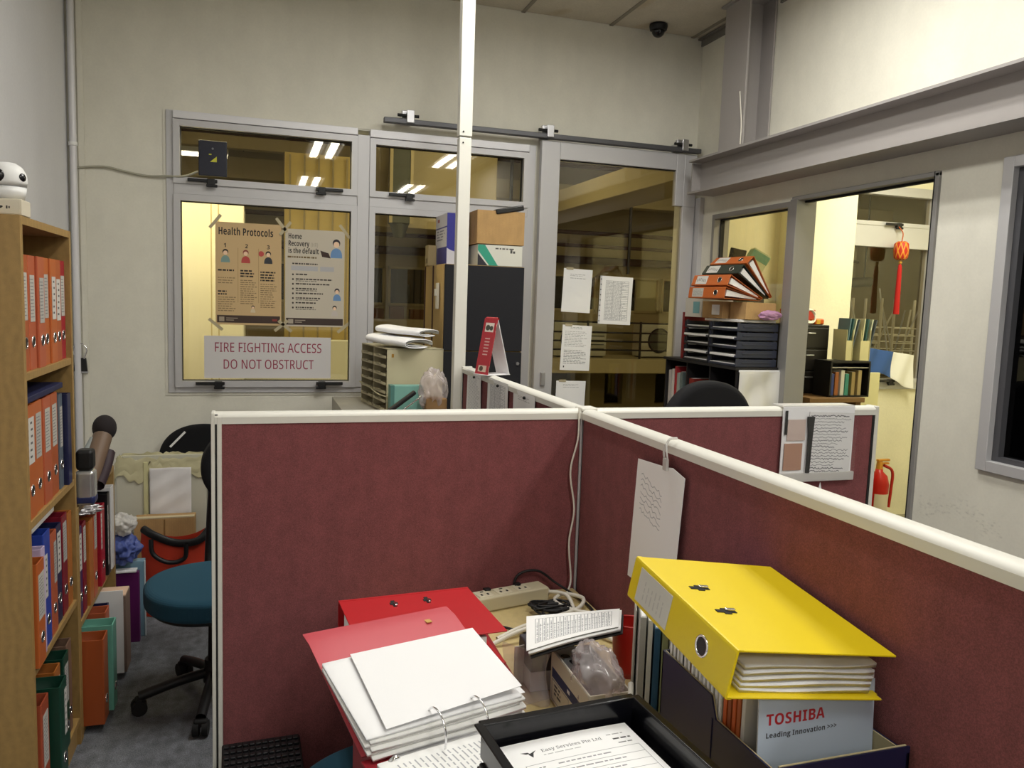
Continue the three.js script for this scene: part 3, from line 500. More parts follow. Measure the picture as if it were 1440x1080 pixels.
// origin: foot of the spine; spine faces +x, depth runs -x
function leverFile(label, hex, pos, turn, o = {}) {
  const w = o.w ?? 0.074, h = o.h ?? 0.318, d = o.d ?? 0.275, m = col(hex, 0.42), f = thing(o.name ?? 'lever_arch_file', label, 'binder', pos, turn, o.group);
  const key = [w, h, d].join(); const c = fileCache[key] ??= {
    cover: bx(d, h, 0.003, -d / 2, h / 2, 0, 0.001), spine: (() => { const s = new THREE.Shape(); const a = w / 2; s.moveTo(-0.01, -a); s.lineTo(-0.003, -a); s.quadraticCurveTo(0.0005, -a, 0.001, -a + 0.005); s.lineTo(0.001, a - 0.005); s.quadraticCurveTo(0.0005, a, -0.003, a); s.lineTo(-0.01, a); s.lineTo(-0.01, a - 0.003); s.lineTo(-0.003, a - 0.003); s.lineTo(-0.003, -a + 0.003); s.lineTo(-0.01, -a + 0.003); s.closePath(); const g = extr(s, h); g.rotateX(-Math.PI / 2); return g; })(),
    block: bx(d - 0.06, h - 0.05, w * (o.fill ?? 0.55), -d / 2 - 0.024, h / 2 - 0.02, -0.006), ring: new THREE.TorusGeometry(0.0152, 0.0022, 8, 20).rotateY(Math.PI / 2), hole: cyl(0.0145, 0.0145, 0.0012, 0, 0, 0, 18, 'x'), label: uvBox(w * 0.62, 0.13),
  };
  part(f, 'spine', c.spine, m); for (const s of [1, -1]) { const q = part(f, 'cover', c.cover, m); q.position.z = s * (w / 2 - 0.002); if (o.wedge) q.rotation.y = -s * Math.asin((w / 2 - 0.006) / d); }
  if (o.wedge) { const g = extr(shapeOf([[-0.02, -w * 0.3], [-d + 0.03, -0.004], [-d + 0.03, 0.002], [-0.02, w * 0.22]]), h - 0.02); g.rotateX(Math.PI / 2); g.translate(0, h - 0.01, 0); part(f, 'paper_block', g, M.paper); }
  else if (o.paper !== false) part(f, 'paper_block', c.block, M.paperEdge);
  if (o.hole !== false) { const r = part(f, 'finger_ring', c.ring, M.chrome); r.position.set(0.0015, 0.078, o.holeZ ?? 0); part(r, 'finger_hole_shade', c.hole, M.black); }  // black disc inside the ring: the dark of the hole is painted on
  if (o.tag !== undefined) { const t = part(f, 'spine_label', c.label, labelMat[o.tag], 'white paper label'); t.position.set(0.0016, o.tagY ?? 0.215, o.tagZ ?? 0); if (o.tagS) t.scale.set(1, o.tagS[0], o.tagS[1]); }
  return f;
}
// thin plate facing +x with 0..1 uv
function uvBox(w, h, t = 0.0008) { const g = new THREE.BoxGeometry(w, h, t); g.rotateY(Math.PI / 2); return g; }

// ---------------------------------------------------------------- tall bookcase
const SX = -0.594;
function bookcase(label, z0, z1, top, levels, backX) {
  const b = thing('bookcase', label, 'bookcase', [0, 0, 0]);
  part(b, 'side_panel', bb(backX, SX, 0, top, z0, z0 - 0.024, 0.0015), M.beech); part(b, 'side_panel', bb(backX, SX, 0, top, z1 + 0.02, z1, 0.0015), M.beech);
  part(b, 'top_board', bb(backX, SX - 0.001, top - 0.022, top - 0.0005, z0 - 0.024, z1 + 0.02), M.beech);
  part(b, 'back_panel', bb(backX, backX + 0.006, 0.02, top - 0.02, z0 - 0.024, z1 + 0.02), M.beech);
  for (const y of levels) part(b, 'shelf', bb(backX + 0.006, SX - 0.002, y - 0.022, y, z0 - 0.0245, z1 + 0.0205, 0.0015), M.beech);
  part(b, 'plinth', bb(SX - 0.03, SX - 0.012, 0, levels[levels.length - 1] - 0.022, z0 - 0.024, z1 + 0.02), M.beech);
  return b;
}
bookcase('tall beech bookcase full of orange lever arch files', -2.395, -2.985, 1.783, [1.365, 0.952, 0.53, 0.1], -0.955);
bookcase('low beech bookcase standing past the tall one', -2.99, -3.72, 0.842, [0.425, 0.03], -0.93);
const FX = -0.606;                                                    // plane of the spines
const ord = ['first', 'second', 'third', 'fourth', 'fifth', 'sixth', 'seventh'];
// top shelf
[[C.orange2, 0, 0.0], [C.orangeRed, 0, 0], [C.orangeRed, 2, 0.006], [C.orange, 2, 0], [C.orange, 1, 0.004], [C.orange2, 1, 0], [C.red, 0, -0.004]].forEach(([hex, tag, dx], i) =>
  leverFile((i < 6 ? 'orange' : 'dark red') + ' lever arch file, ' + (i < 6 ? ord[i] + ' in from the near side panel on the top shelf' : 'at the far end of the top bookcase shelf'), hex, [FX + dx, 1.3655, -2.463 - i * 0.0765], 0.008 * Math.sin(i * 2.3), { tag, tagY: 0.205 - 0.006 * (i % 3), h: 0.318, group: 'files on the top shelf' }));
// second shelf
[[C.orange, 1, 0.004], [C.orange, 2, 0], [C.orangeRed, 0, 0.002], [C.orange2, 0, 0.0]].forEach(([hex, tag, dx], i) =>
  leverFile('orange lever arch file, ' + ord[i] + ' in from the near side panel on the second shelf', hex, [FX + dx, 0.9525, -2.472 - i * 0.094], 0.02 * Math.sin(i * 3), { tag, w: 0.09, tagY: 0.22, group: 'files on the second shelf' }));
leverFile('slim grey-blue file past the orange ones on the second shelf', C.greyBlue, [FX, 0.9525, -2.84], 0, { w: 0.05, tag: 2, h: 0.305, tagY: 0.2, group: 'files on the second shelf' });
leverFile('navy file at the far end of the second shelf', C.navy, [FX + 0.012, 0.9525, -2.9], 0, { w: 0.052, h: 0.3, hole: false, group: 'files on the second shelf' });
solo('navy_folder', bx(0.25, 0.018, 0.47, 0, 0, 0, 0.003), col(C.navy, 0.6), 'navy folder lying flat across the orange files of the second shelf', 'folder', [-0.735, 1.2815, -2.665]);
// third shelf
leverFile('orange file with printed spine at the near end of the third shelf', C.orange, [FX + 0.02, 0.5305, -2.464], 0, { tag: 0, w: 0.078, tagY: 0.2, h: 0.3, tagS: [1, 1.25], group: 'files on the third shelf' });
leverFile('lilac file on the third shelf', C.lilac, [FX + 0.012, 0.5305, -2.53], 0, { w: 0.04, h: 0.318, hole: false, group: 'files on the third shelf' });
leverFile('royal blue lever arch file on the third shelf', C.blue, [FX + 0.006, 0.5305, -2.597], 0, { w: 0.08, h: 0.345, tag: 1, tagZ: 0.015, tagS: [1, 0.6], group: 'files on the third shelf' });
leverFile('orange-red lever arch file between the blue and navy ones', C.orangeRed, [FX + 0.004, 0.5305, -2.686], 0, { w: 0.08, tag: 2, tagZ: -0.015, tagY: 0.22, tagS: [1, 0.6], group: 'files on the third shelf' });
leverFile('navy lever arch file on the third shelf', C.navy, [FX, 0.5305, -2.77], 0, { w: 0.07, tag: 1, tagY: 0.23, group: 'files on the third shelf' });
leverFile('maroon lever arch file on the third shelf', C.maroon, [FX, 0.5305, -2.85], 0, { w: 0.074, tag: 2, tagY: 0.24, h: 0.33, group: 'files on the third shelf' });
leverFile('amber file at the far end of the third shelf', C.amber, [FX, 0.5305, -2.925], 0, { w: 0.062, group: 'files on the third shelf' });
solo('paper_wad', bx(0.2, 0.02, 0.26, 0, 0, 0, 0.004), M.paperEdge, 'loose papers lying on the files of the third shelf', 'papers', [-0.72, 0.898, -2.66]);
// bottom shelf
leverFile('rust red file with torn paper spine on the bottom shelf', 0xa44b30, [FX + 0.02, 0.1005, -2.468], 0, { tag: 0, w: 0.085, tagY: 0.2, tagS: [1.2, 1], group: 'files on the bottom shelf' });
leverFile('dark green file, the nearer one on the bottom shelf', C.green, [FX + 0.045, 0.1005, -2.575], 0.0, { w: 0.085, tag: 1, tagZ: -0.02, tagS: [1.1, 0.5], group: 'files on the bottom shelf' });
leverFile('amber file between the dark green ones', C.amber, [FX + 0.008, 0.1005, -2.675], 0, { tag: 2, tagY: 0.22, group: 'files on the bottom shelf' });
leverFile('dark green file, the farther one on the bottom shelf', C.green, [FX + 0.012, 0.1005, -2.77], 0, { tag: 2, w: 0.078, tagY: 0.22, group: 'files on the bottom shelf' });
leverFile('brown file at the far end of the bottom shelf', C.brown, [FX, 0.1005, -2.87], 0, { group: 'files on the bottom shelf' });
// low bookcase, upper tier
leverFile('purple file in the low bookcase', C.purple, [FX + 0.004, 0.4255, -3.06], 0, { w: 0.06, tag: 1, tagY: 0.24, h: 0.33, group: 'files in the low bookcase' });
leverFile('crimson file beside the purple one in the low bookcase', C.maroon, [FX + 0.004, 0.4255, -3.13], 0, { w: 0.06, tag: 0, tagY: 0.25, h: 0.33, group: 'files in the low bookcase' });
leverFile('orange file under the silver wrap', C.amber, [FX + 0.012, 0.4255, -3.21], 0, { w: 0.07, hole: false, group: 'files in the low bookcase' });
leverFile('orange-red file under the silver wrap', C.orangeRed, [FX + 0.012, 0.4255, -3.285], 0, { w: 0.07, tag: 2, tagY: 0.25, group: 'files in the low bookcase' });
{ solo('foil_wrap', crumple(1, 0.12, 0.024, 0.07, 2.2, 0.16, 0.1), std(0xd4d2d4, 0.28, { metalness: 0.6 }), 'crumpled silver wrap on top of the orange files', 'wrap', [-0.7, 0.774, -3.25]); }
leverFile('crimson lever arch file beside the black and white ones', C.red, [FX + 0.015, 0.4255, -3.42], 0, { w: 0.085, tag: 1, tagY: 0.22, tagZ: 0.03, tagS: [1.1, 0.35], group: 'files in the low bookcase' });
leverFile('black file in the low bookcase', 0x131316, [FX + 0.018, 0.4255, -3.535], 0, { w: 0.055, h: 0.34, hole: false, tag: 1, tagZ: 0.022, tagS: [1.9, 0.3], tagY: 0.17, group: 'files in the low bookcase' });
leverFile('white file at the far end of the low bookcase', 0xd9d7d6, [FX + 0.02, 0.4255, -3.615], 0, { w: 0.06, h: 0.35, hole: false, group: 'files in the low bookcase' });
// low bookcase, bottom tier: files standing out past the edge
leverFile('orange file pulled out at the foot of the low bookcase', C.orange2, [-0.53, 0.0305, -3.075], 0, { w: 0.09, d: 0.3, tag: undefined, group: 'files at the foot of the low bookcase' });
leverFile('teal green file pulled out at the foot of the low bookcase', C.teal, [-0.515, 0.0305, -3.17], 0, { w: 0.078, d: 0.3, h: 0.33, group: 'files at the foot of the low bookcase' });
leverFile('orange file beside the brown box at the foot', C.orangeRed, [-0.56, 0.0305, -3.3], 0, { w: 0.08, h: 0.33, group: 'files at the foot of the low bookcase' });
leverFile('navy file behind the teal green one', C.navy, [-0.575, 0.0305, -3.39], 0, { w: 0.07, h: 0.31, group: 'files at the foot of the low bookcase' });
{ const b = thing('file_box', 'brown file box with pale top beside the teal green file', 'box', [-0.515, 0.0305, -3.5]); part(b, 'box_body', bx(0.26, 0.325, 0.11, -0.13, 0.1625, 0, 0.003), col(0x756156, 0.8)); part(b, 'box_top', bx(0.255, 0.004, 0.105, -0.13, 0.3265, 0), col(0xd9b9a0, 0.8)); part(b, 'white_card', bx(0.24, 0.35, 0.004, -0.13, 0.175, 0.0575), M.white); }
// on top of the low bookcase
{ const f = thing('yellow_folder', 'upright yellow folder on the low bookcase', 'folder', [-0.655, 0.843, -3.1]); part(f, 'front_cover', bx(0.16, 0.335, 0.003, -0.06, 0.168, 0.009, 0.001), col(C.yellow, 0.5)); part(f, 'rear_cover', bx(0.16, 0.335, 0.003, -0.06, 0.168, -0.009, 0.001), col(C.yellow, 0.5)); part(f, 'fold', bx(0.004, 0.335, 0.02, 0.021, 0.168, 0, 0.0015), col(C.yellow, 0.5)); part(f, 'sheets', bx(0.14, 0.3, 0.012, -0.06, 0.152, 0), M.paper); }
{ const f = thing('document_case', 'slim white and blue document case leaning beside the yellow folder', 'case', [-0.63, 0.843, -3.045]); part(f, 'case_body', bx(0.16, 0.285, 0.026, -0.06, 0.143, 0, 0.004), col(0xcfd2e2, 0.4)); part(f, 'case_edge', bx(0.012, 0.285, 0.027, 0.014, 0.143, 0, 0.004), col(0x8b93b8, 0.4)); }
{ const c = thing('spray_can', 'silver canister with a black cap on the low bookcase', 'canister', [-0.575, 0.843, -3.045]);
  part(c, 'can_body', (() => { const g = bx(0.062, 0.125, 0.066, 0, 0.0625, 0, 0.014); return g; })(), std(0xc9cbc8, 0.25, { metalness: 0.7 })); part(c, 'blue_band', bx(0.064, 0.035, 0.068, 0, 0.022, 0, 0.012), col(0x2b3360, 0.4)); part(c, 'cap', bx(0.055, 0.072, 0.062, 0, 0.161, 0, 0.013), M.black); }
{ const c = thing('leather_roll', 'brown leaning case with a black padded head on the low bookcase', 'case', [-0.6, 0.843, -3.33]);
  part(c, 'case_body', (() => { const g = tube([[-0.02, 0.01, 0.1], [-0.01, 0.05, 0.03], [0.0, 0.11, -0.05], [0.01, 0.17, -0.12]], 0.036, 30, 14); return g; })(), col(0x6f5a48, 0.55));
  part(c, 'lining', tube([[0.02, 0.012, 0.05], [0.03, 0.06, -0.04], [0.035, 0.11, -0.1]], 0.024, 24, 10), col(0x32222a, 0.6));
  part(c, 'padded_head', new THREE.SphereGeometry(0.05, 20, 14).scale(0.9, 1.05, 1).translate(0.012, 0.2, -0.155), col(0x201a1c, 0.9)); part(c, 'grey_strap', tube([[-0.03, 0.07, 0.03], [-0.035, 0.12, -0.04], [-0.02, 0.165, -0.1]], 0.014, 20, 8), col(0x8c9290, 0.6)); }
// white camera on top of the tall bookcase
{
  const c = thing('white_camera', 'white ball-headed camera standing on the tall bookcase', 'camera', [-0.636, 1.7835, -2.46]);
  const t = canvasTex(128, 64, (x) => { x.fillStyle = '#d8cfba'; x.fillRect(0, 0, 128, 64); x.fillStyle = '#2a2420'; x.beginPath(); x.ellipse(48, 36, 14, 6, -0.3, 0, 7); x.fill(); x.fillRect(74, 28, 6, 14); x.fillRect(84, 30, 5, 10); });
  part(c, 'box_base', (() => { const g = bx(0.085, 0.042, 0.085, 0, 0.021, 0, 0.003); return g; })(), col(0xd8cfba, 0.6));
  part(c, 'box_print', new THREE.BoxGeometry(0.075, 0.036, 0.001).translate(0, 0.021, 0.043), std(0xffffff, 0.6, { map: t }));
  part(c, 'stand', lathe([[0.001, 0.043], [0.038, 0.043], [0.042, 0.06], [0.044, 0.075], [0.001, 0.075]], 28), M.white);
  part(c, 'head', lathe([[0.001, 0.077], [0.044, 0.077], [0.047, 0.09], [0.045, 0.11], [0.035, 0.128], [0.02, 0.138], [0.001, 0.14]], 32), M.white);
  const e = part(c, 'lens', lathe([[0.001, 0], [0.018, 0], [0.0165, 0.006], [0.009, 0.011], [0.001, 0.012]], 24).rotateX(Math.PI / 2), M.blackGloss); e.position.set(-0.012, 0.1, 0.0415);
  const e2 = part(c, 'lens', lathe([[0.001, 0], [0.012, 0], [0.01, 0.005], [0.001, 0.008]], 18).rotateX(Math.PI / 2), M.blackGloss); e2.position.set(0.038, 0.1, 0.019); e2.rotation.y = 1.1;
}
// conduit in the corner, wall cable, hanging clip
{
  const p = thing('wall_conduit', 'white conduit running up the wall corner', 'conduit', [-0.968, 0, -4.978]);
  part(p, 'pipe', cyl(0.018, 0.018, CEIL, 0, CEIL / 2, 0, 14), M.aluWhite); part(p, 'clip', join([cyl(0.023, 0.023, 0.02, 0, 2.38, 0, 14)]), M.white); part(p, 'backing_strip', bx(0.03, CEIL, 0.006, 0.038, CEIL / 2, -0.018), M.wall);
  solo('wall_cable', tube([[-0.95, 2.255, -4.985], [-0.86, 2.268, -4.986], [-0.8, 2.27, -4.985], [-0.72, 2.255, -4.986], [-0.6, 2.238, -4.985], [-0.5, 2.243, -4.975], [-0.4, 2.25, -4.964], [-0.33, 2.28, -4.96]], 0.006, 60, 8), col(0xa9a694, 0.6), 'thin grey cable running along the wall to the window', 'cable');
  const d = thing('wifi_device', 'small navy square device fixed to the upper left pane', 'device', [-0.252, 2.365, -5.005]);
  part(d, 'case', bx(0.155, 0.2, 0.022, 0, 0, 0, 0.006), col(0x171a2c, 0.4));
  part(d, 'emblem', extr(shapeOf([[-0.018, -0.02], [0.018, -0.02], [0.018, 0.012]]), 0.002).translate(0.004, 0, 0.0115), col(0xc9c93c, 0.5)); part(d, 'led', cyl(0.006, 0.006, 0.003, 0, 0.055, 0.0115, 12, 'z'), col(0x7c7c82, 0.4)); part(d, 'mark', bx(0.014, 0.006, 0.002, -0.014, 0.022, 0.0118), col(0xc9c93c, 0.5));
  const k = thing('bulldog_clip', 'black bulldog clip hung on a nail on the wall', 'clip', [-0.955, 1.17, -4.985]);
  part(k, 'clip_body', extr(shapeOf([[-0.035, -0.045], [0.035, -0.045], [0.028, 0.035], [-0.028, 0.035]]), 0.012, 0.002), M.black); part(k, 'clip_lever', tube([[-0.02, 0.03, 0.014], [-0.034, 0.09, 0.014], [0, 0.118, 0.014], [0.034, 0.09, 0.014], [0.02, 0.03, 0.014]], 0.004, 40, 6), M.chrome); part(k, 'clip_jaw', bx(0.075, 0.01, 0.018, 0, -0.046, 0.006, 0.002), M.steel);
}
// ---------------------------------------------------------------- behind the aisle: chair, bin, cartons, bags
function starBase(c, r = 0.27, turn = 0.3) {
  for (let i = 0; i < 5; i++) {
    const a = turn + i * TAU / 5, leg = part(c, 'base_arm', (() => { const g = tube([[0.03, 0.115, 0], [r * 0.5, 0.1, 0], [r, 0.068, 0]], 0.019, 14, 10); return g; })(), M.black); leg.rotation.y = a;
    const w = part(leg, 'caster', join([cyl(0.028, 0.028, 0.02, r, 0.029, 0.016, 16, 'z'), cyl(0.028, 0.028, 0.02, r, 0.029, -0.016, 16, 'z'), bx(0.03, 0.03, 0.05, r, 0.05, 0, 0.01)]), M.rubber);
  }
  part(c, 'hub', cyl(0.035, 0.042, 0.09, 0, 0.125, 0, 18), M.black); part(c, 'gas_lift', cyl(0.02, 0.024, 0.22, 0, 0.27, 0, 16), M.black); part(c, 'mechanism', bx(0.16, 0.05, 0.2, 0, 0.385, 0, 0.015), M.black);
}
function seatGeo(w, d, t) { const s = new THREE.Shape(); const a = w / 2, b = d / 2, k = 0.62; s.moveTo(0, -b); s.bezierCurveTo(a * k, -b, a, -b * k, a, 0); s.bezierCurveTo(a, b * k, a * k, b, 0, b); s.bezierCurveTo(-a * k, b, -a, b * k, -a, 0); s.bezierCurveTo(-a, -b * k, -a * k, -b, 0, -b); const g = new THREE.ExtrudeGeometry(s, { depth: t - 0.04, bevelEnabled: true, bevelSize: 0.03, bevelThickness: 0.02, bevelOffset: -0.03, bevelSegments: 5, curveSegments: 20 }); g.rotateX(-Math.PI / 2); g.translate(0, 0.02, 0); return uvm(g); }
const tealCloth = std(0x1c4a5e, 0.95, { bumpMap: TX.weave, bumpScale: 0.0008 });
{
  const c = thing('office_chair', 'teal seated office chair in the aisle by the bookcase', 'chair', [-0.165, 0, -3.19], 0.2);
  starBase(c, 0.27, 0.62);
  part(c, 'seat', seatGeo(0.5, 0.5, 0.085).translate(0, 0.405, 0), tealCloth); part(c, 'seat_shell', seatGeo(0.46, 0.46, 0.05).translate(0, 0.385, 0), M.black);
  part(c, 'back_bar', tube([[0.02, 0.39, -0.1], [0.02, 0.39, -0.26], [0.03, 0.45, -0.32], [0.04, 0.62, -0.335], [0.05, 0.8, -0.33]], 0.02, 30, 10), M.black);
  part(c, 'backrest', seatGeo(0.4, 0.34, 0.07).rotateX(Math.PI / 2).translate(0.2, 0.86, -0.36), M.blackCloth);
}
{
  const c = thing('office_chair', 'black office chair behind the lined bin', 'chair', [-0.35, 0, -4.785], -0.05);
  starBase(c, 0.15, 0.1); part(c, 'seat', seatGeo(0.44, 0.32, 0.08).translate(0, 0.41, 0.0), M.blackCloth);
  part(c, 'back_bar', tube([[0, 0.4, -0.04], [0.02, 0.42, -0.15], [0.03, 0.6, -0.17]], 0.02, 20, 10), M.black);
  part(c, 'backrest', seatGeo(0.5, 0.44, 0.05).rotateX(Math.PI / 2).translate(0.04, 0.61, -0.155), M.blackCloth);
  part(c, 'white_sticker', bx(0.012, 0.12, 0.003, 0, 0, 0).rotateZ(-0.75).translate(-0.1, 0.745, -0.1), M.white);
}
{
  const b = thing('lined_bin', 'cream bin with a crumpled plastic liner and white towel', 'bin', [-0.482, 0, -4.5]);
  const cr = std(0xc9c6b4, 0.6);
  part(b, 'bin_body', join([bx(0.43, 0.72, 0.012, 0, 0.36, 0.065, 0.003), bx(0.43, 0.72, 0.012, 0, 0.36, -0.065, 0.003), bx(0.012, 0.72, 0.13, -0.21, 0.36, 0, 0.003), bx(0.012, 0.72, 0.13, 0.21, 0.36, 0, 0.003), bx(0.43, 0.012, 0.13, 0, 0.006, 0)]), cr);
  part(b, 'corner_strip', bx(0.022, 0.7, 0.01, -0.075, 0.36, 0.076, 0.002), col(0xcfca9a, 0.6));
  part(b, 'liner', sheet((u, v) => { const a = u * TAU, x = Math.cos(a), z = Math.sin(a), sq = 1 / Math.max(Math.abs(x), Math.abs(z)); const k = 1 + 0.05 * n3(x * 4, z * 4, v * 3) + 0.06 * v; return [x * sq * 0.212 * k, 0.73 - 0.1 * v * (1 + 0.5 * n3(x * 5, z * 5, 2)) + 0.012 * n3(x * 9, z * 9, v * 4), z * sq * 0.07 * (k + 0.06)]; }, 90, 8, 0.002), col(0xc9c29c, 0.5));
  part(b, 'towel', sheet((u, v) => [-0.055 + u * 0.2, 0.68 - v * 0.28, 0.09 + 0.0025 * Math.sin(v * 17 + u * 7) + 0.003 * Math.sin(u * 9)], 20, 26, 0.004), std(0xe8e5e4, 0.95));
}
{
  const b = thing('cardboard_box', 'tan cardboard box in front of the lined bin', 'box', [-0.455, 0, -4.33]);
  part(b, 'carton', bx(0.285, 0.445, 0.1, 0, 0.2225, 0, 0.003), M.card); part(b, 'tape', bx(0.006, 0.2, 0.002, 0, 0.34, 0.051), col(0x8b6a3c, 0.6)); part(b, 'flap', bx(0.28, 0.006, 0.03, 0.0, 0.449, 0.035), col(0xd8c9a4, 0.8));
}
{
  const b = thing('tote_bag', 'orange-red tote bag with black straps behind the teal chair', 'bag', [-0.385, 0, -4.15]), rm = std(0xb83216, 0.7);
  part(b, 'bag_body', sheet((u, v) => { const a = u * TAU, top = 1 - 0.25 * v; return [0.165 * Math.cos(a) * (1 + 0.05 * n3(Math.cos(a) * 2, v * 3, 1)), 0.01 + v * (0.36 + 0.07 * Math.cos(a) * Math.cos(a)), 0.07 * Math.sin(a) * top]; }, 48, 14, 0.004), rm);
  part(b, 'bag_base', cyl(0.165, 0.165, 0.012, 0, 0.008, 0, 40).scale(1, 1, 0.42), rm);
  part(b, 'strap', tube([[-0.15, 0.435, 0.02], [-0.1, 0.41, 0.07], [0, 0.37, 0.09], [0.1, 0.375, 0.09], [0.16, 0.43, 0.04]], 0.02, 40, 8).scale(1, 1, 0.6), M.black);
  part(b, 'strap', tube([[-0.11, 0.4, 0.075], [-0.1, 0.33, 0.085], [-0.03, 0.285, 0.09], [0.04, 0.3, 0.09], [0.05, 0.375, 0.09]], 0.011, 40, 8), M.black);
  part(b, 'buckle', bx(0.03, 0.02, 0.012, 0.08, 0.24, 0.07, 0.003), M.steel);
}
// purple and blue things past the low bookcase
{
  const f = thing('magenta_file', 'magenta file standing on the floor past the bookcases', 'file', [-0.515, 0, -3.83]); part(f, 'cover', bx(0.24, 0.33, 0.03, -0.12, 0.165, 0, 0.003), col(0x5c1558, 0.45)); part(f, 'white_top', bx(0.22, 0.006, 0.05, -0.12, 0.335, 0.002), M.white);
  const g = thing('light_blue_file', 'light blue plastic file next to the magenta one', 'file', [-0.5, 0, -3.9]); part(g, 'cover', bx(0.24, 0.36, 0.045, -0.12, 0.18, 0, 0.004), col(0x7fa2b4, 0.25)); part(g, 'edge', bx(0.006, 0.36, 0.01, 0.001, 0.18, 0.02, 0.002), col(0xd0e0e4, 0.3));
  const cr = (r, y) => crumple(r, 1, y, 1, 20, 0.2, 0.12);
  solo('crumpled_bag', cr(0.07, 0.9), std(0x4a5a9c, 0.5), 'crumpled blue plastic bag resting on the light blue file', 'bag', [-0.59, 0.425, -3.87]);
  solo('clear_wrap', cr(0.055, 0.8), M.plasticFog, 'crumpled clear wrap above the blue bag', 'wrap', [-0.585, 0.54, -3.86]);
}
// ---------------------------------------------------------------- notices on the glass
function plate(w, h, t = 0.0012) { return new THREE.BoxGeometry(w, h, t); }
function figure(x, cx, cy, s, shirt, hair) { x.fillStyle = hair; x.beginPath(); x.arc(cx, cy - 16 * s, 11 * s, 0, 7); x.fill(); x.fillStyle = '#f0cfae'; x.beginPath(); x.arc(cx, cy - 12 * s, 8.5 * s, 0, 7); x.fill(); x.fillStyle = shirt; x.beginPath(); x.moveTo(cx - 17 * s, cy + 26 * s); x.quadraticCurveTo(cx - 18 * s, cy, cx, cy - 2 * s); x.quadraticCurveTo(cx + 18 * s, cy, cx + 17 * s, cy + 26 * s); x.closePath(); x.fill(); }
{
  const t1 = canvasTex(512, 820, (x, w, h) => {
    x.fillStyle = '#cfb182'; x.fillRect(0, 0, w, h);
    x.fillStyle = '#2a2320'; x.save(); x.translate(20, 100); x.scale(0.92, 1.4); x.font = 'bold 58px sans-serif'; x.fillText('Health Protocols', 0, 0); x.restore();
    x.font = 'bold 44px sans-serif'; ['1', '2', '3'].forEach((c, i) => x.fillText(c, [62, 226, 396][i], 200));
    figure(x, 76, 268, 2, '#7d9a94', '#2b2420'); figure(x, 232, 268, 2, '#bb4a46', '#8a4038'); figure(x, 408, 268, 1.9, '#3b3d42', '#1d1a1a');
    x.fillStyle = '#c0504a'; x.beginPath(); x.arc(352, 240, 22, 0, 7); x.fill();
    lines(x, 18, 376, 140, 1, 20, '#2c241e', 13); lines(x, 190, 376, 130, 3, 22, '#2c241e', 12); lines(x, 346, 382, 140, 4, 22, '#2c241e', 12);
    lines(x, 18, 440, 140, 3, 20, '#8a7450', 7); x.fillStyle = '#2c241e'; lines(x, 18, 546, 80, 2, 22, '#2c241e', 12); lines(x, 18, 596, 140, 7, 18, '#8a7450', 7); lines(x, 190, 456, 130, 12, 17, '#8a7450', 7); lines(x, 346, 482, 130, 12, 17, '#8a7450', 7);
    x.strokeStyle = '#a88a58'; x.lineWidth = 3; for (const q of [172, 332]) { x.beginPath(); x.moveTo(q, 200); x.lineTo(q, 640); x.stroke(); }
    figure(x, 288, 690, 1.1, '#d8c8a8', '#231d1b'); x.fillStyle = '#43332b'; x.fillRect(10, 744, w - 20, 60); x.fillStyle = '#a89a86'; x.fillRect(26, 756, 40, 38); x.fillRect(80, 764, 90, 6); x.fillRect(80, 780, 60, 6); x.fillStyle = '#8a3a34'; x.fillRect(440, 768, 40, 18);
  });
  const t2 = canvasTex(512, 820, (x, w, h) => {
    x.fillStyle = '#c9c0ae'; x.fillRect(0, 0, w, h);
    x.fillStyle = '#241f1e'; x.save(); x.translate(24, 82); x.scale(0.82, 1.2); x.font = 'bold 50px sans-serif'; x.fillText('Home', 0, 0); x.fillText('Recovery', 0, 50); x.fillText('is the default', 0, 100); x.fillStyle = '#a39a8a'; x.font = '40px sans-serif'; x.fillText('(HR)', 236, 50); x.restore();
    figure(x, 440, 150, 3, '#6d93c0', '#2b2833'); x.fillStyle = '#3b2a26'; x.beginPath(); x.moveTo(300, 170); x.lineTo(372, 190); x.lineTo(390, 232); x.lineTo(316, 222); x.fill();
    lines(x, 20, 226, 250, 1, 20, '#6e5a34', 14); lines(x, 60, 282, 240, 1, 20, '#4a443e', 12); x.fillStyle = '#b5b4b6'; x.fillRect(50, 306, 230, 40); x.fillRect(300, 306, 120, 40);
    for (let i = 0; i < 8; i++) { x.fillStyle = '#3d3630'; x.beginPath(); x.arc(66, 374 + i * 40 + 6, 8, 0, 7); x.fill(); lines(x, 90, 372 + i * 40, [120, 330, 350, 260, 240, 290, 230, 180][i], 1, 20, '#3d3630', 11); if (i % 2) lines(x, 90, 390 + i * 40, 200, 1, 20, '#7a746a', 7); }
    figure(x, 450, 540, 2, '#6d93c0', '#2b2833'); figure(x, 430, 680, 1.7, '#c9c0b8', '#1f1b1d'); x.fillStyle = '#40322c'; x.fillRect(8, 748, w - 16, 58); x.fillStyle = '#b0a493'; x.fillRect(26, 758, 44, 38); x.fillRect(84, 764, 90, 6); x.fillRect(84, 780, 60, 6);
  });
  const tape = std(0xb9ad8c, 0.5);
  const p1 = thing('poster', 'tan HEALTH PROTOCOLS poster taped to the window', 'poster', [-0.055, 1.71, -5.012]); part(p1, 'sheet', sheet((u, v) => [(u - 0.5) * 0.372, (v - 0.5) * 0.6, 0.003 + 0.004 * Math.sin(u * 4 + v * 3)], 12, 12, 0.001), std(0xffffff, 0.7, { map: t1 }));
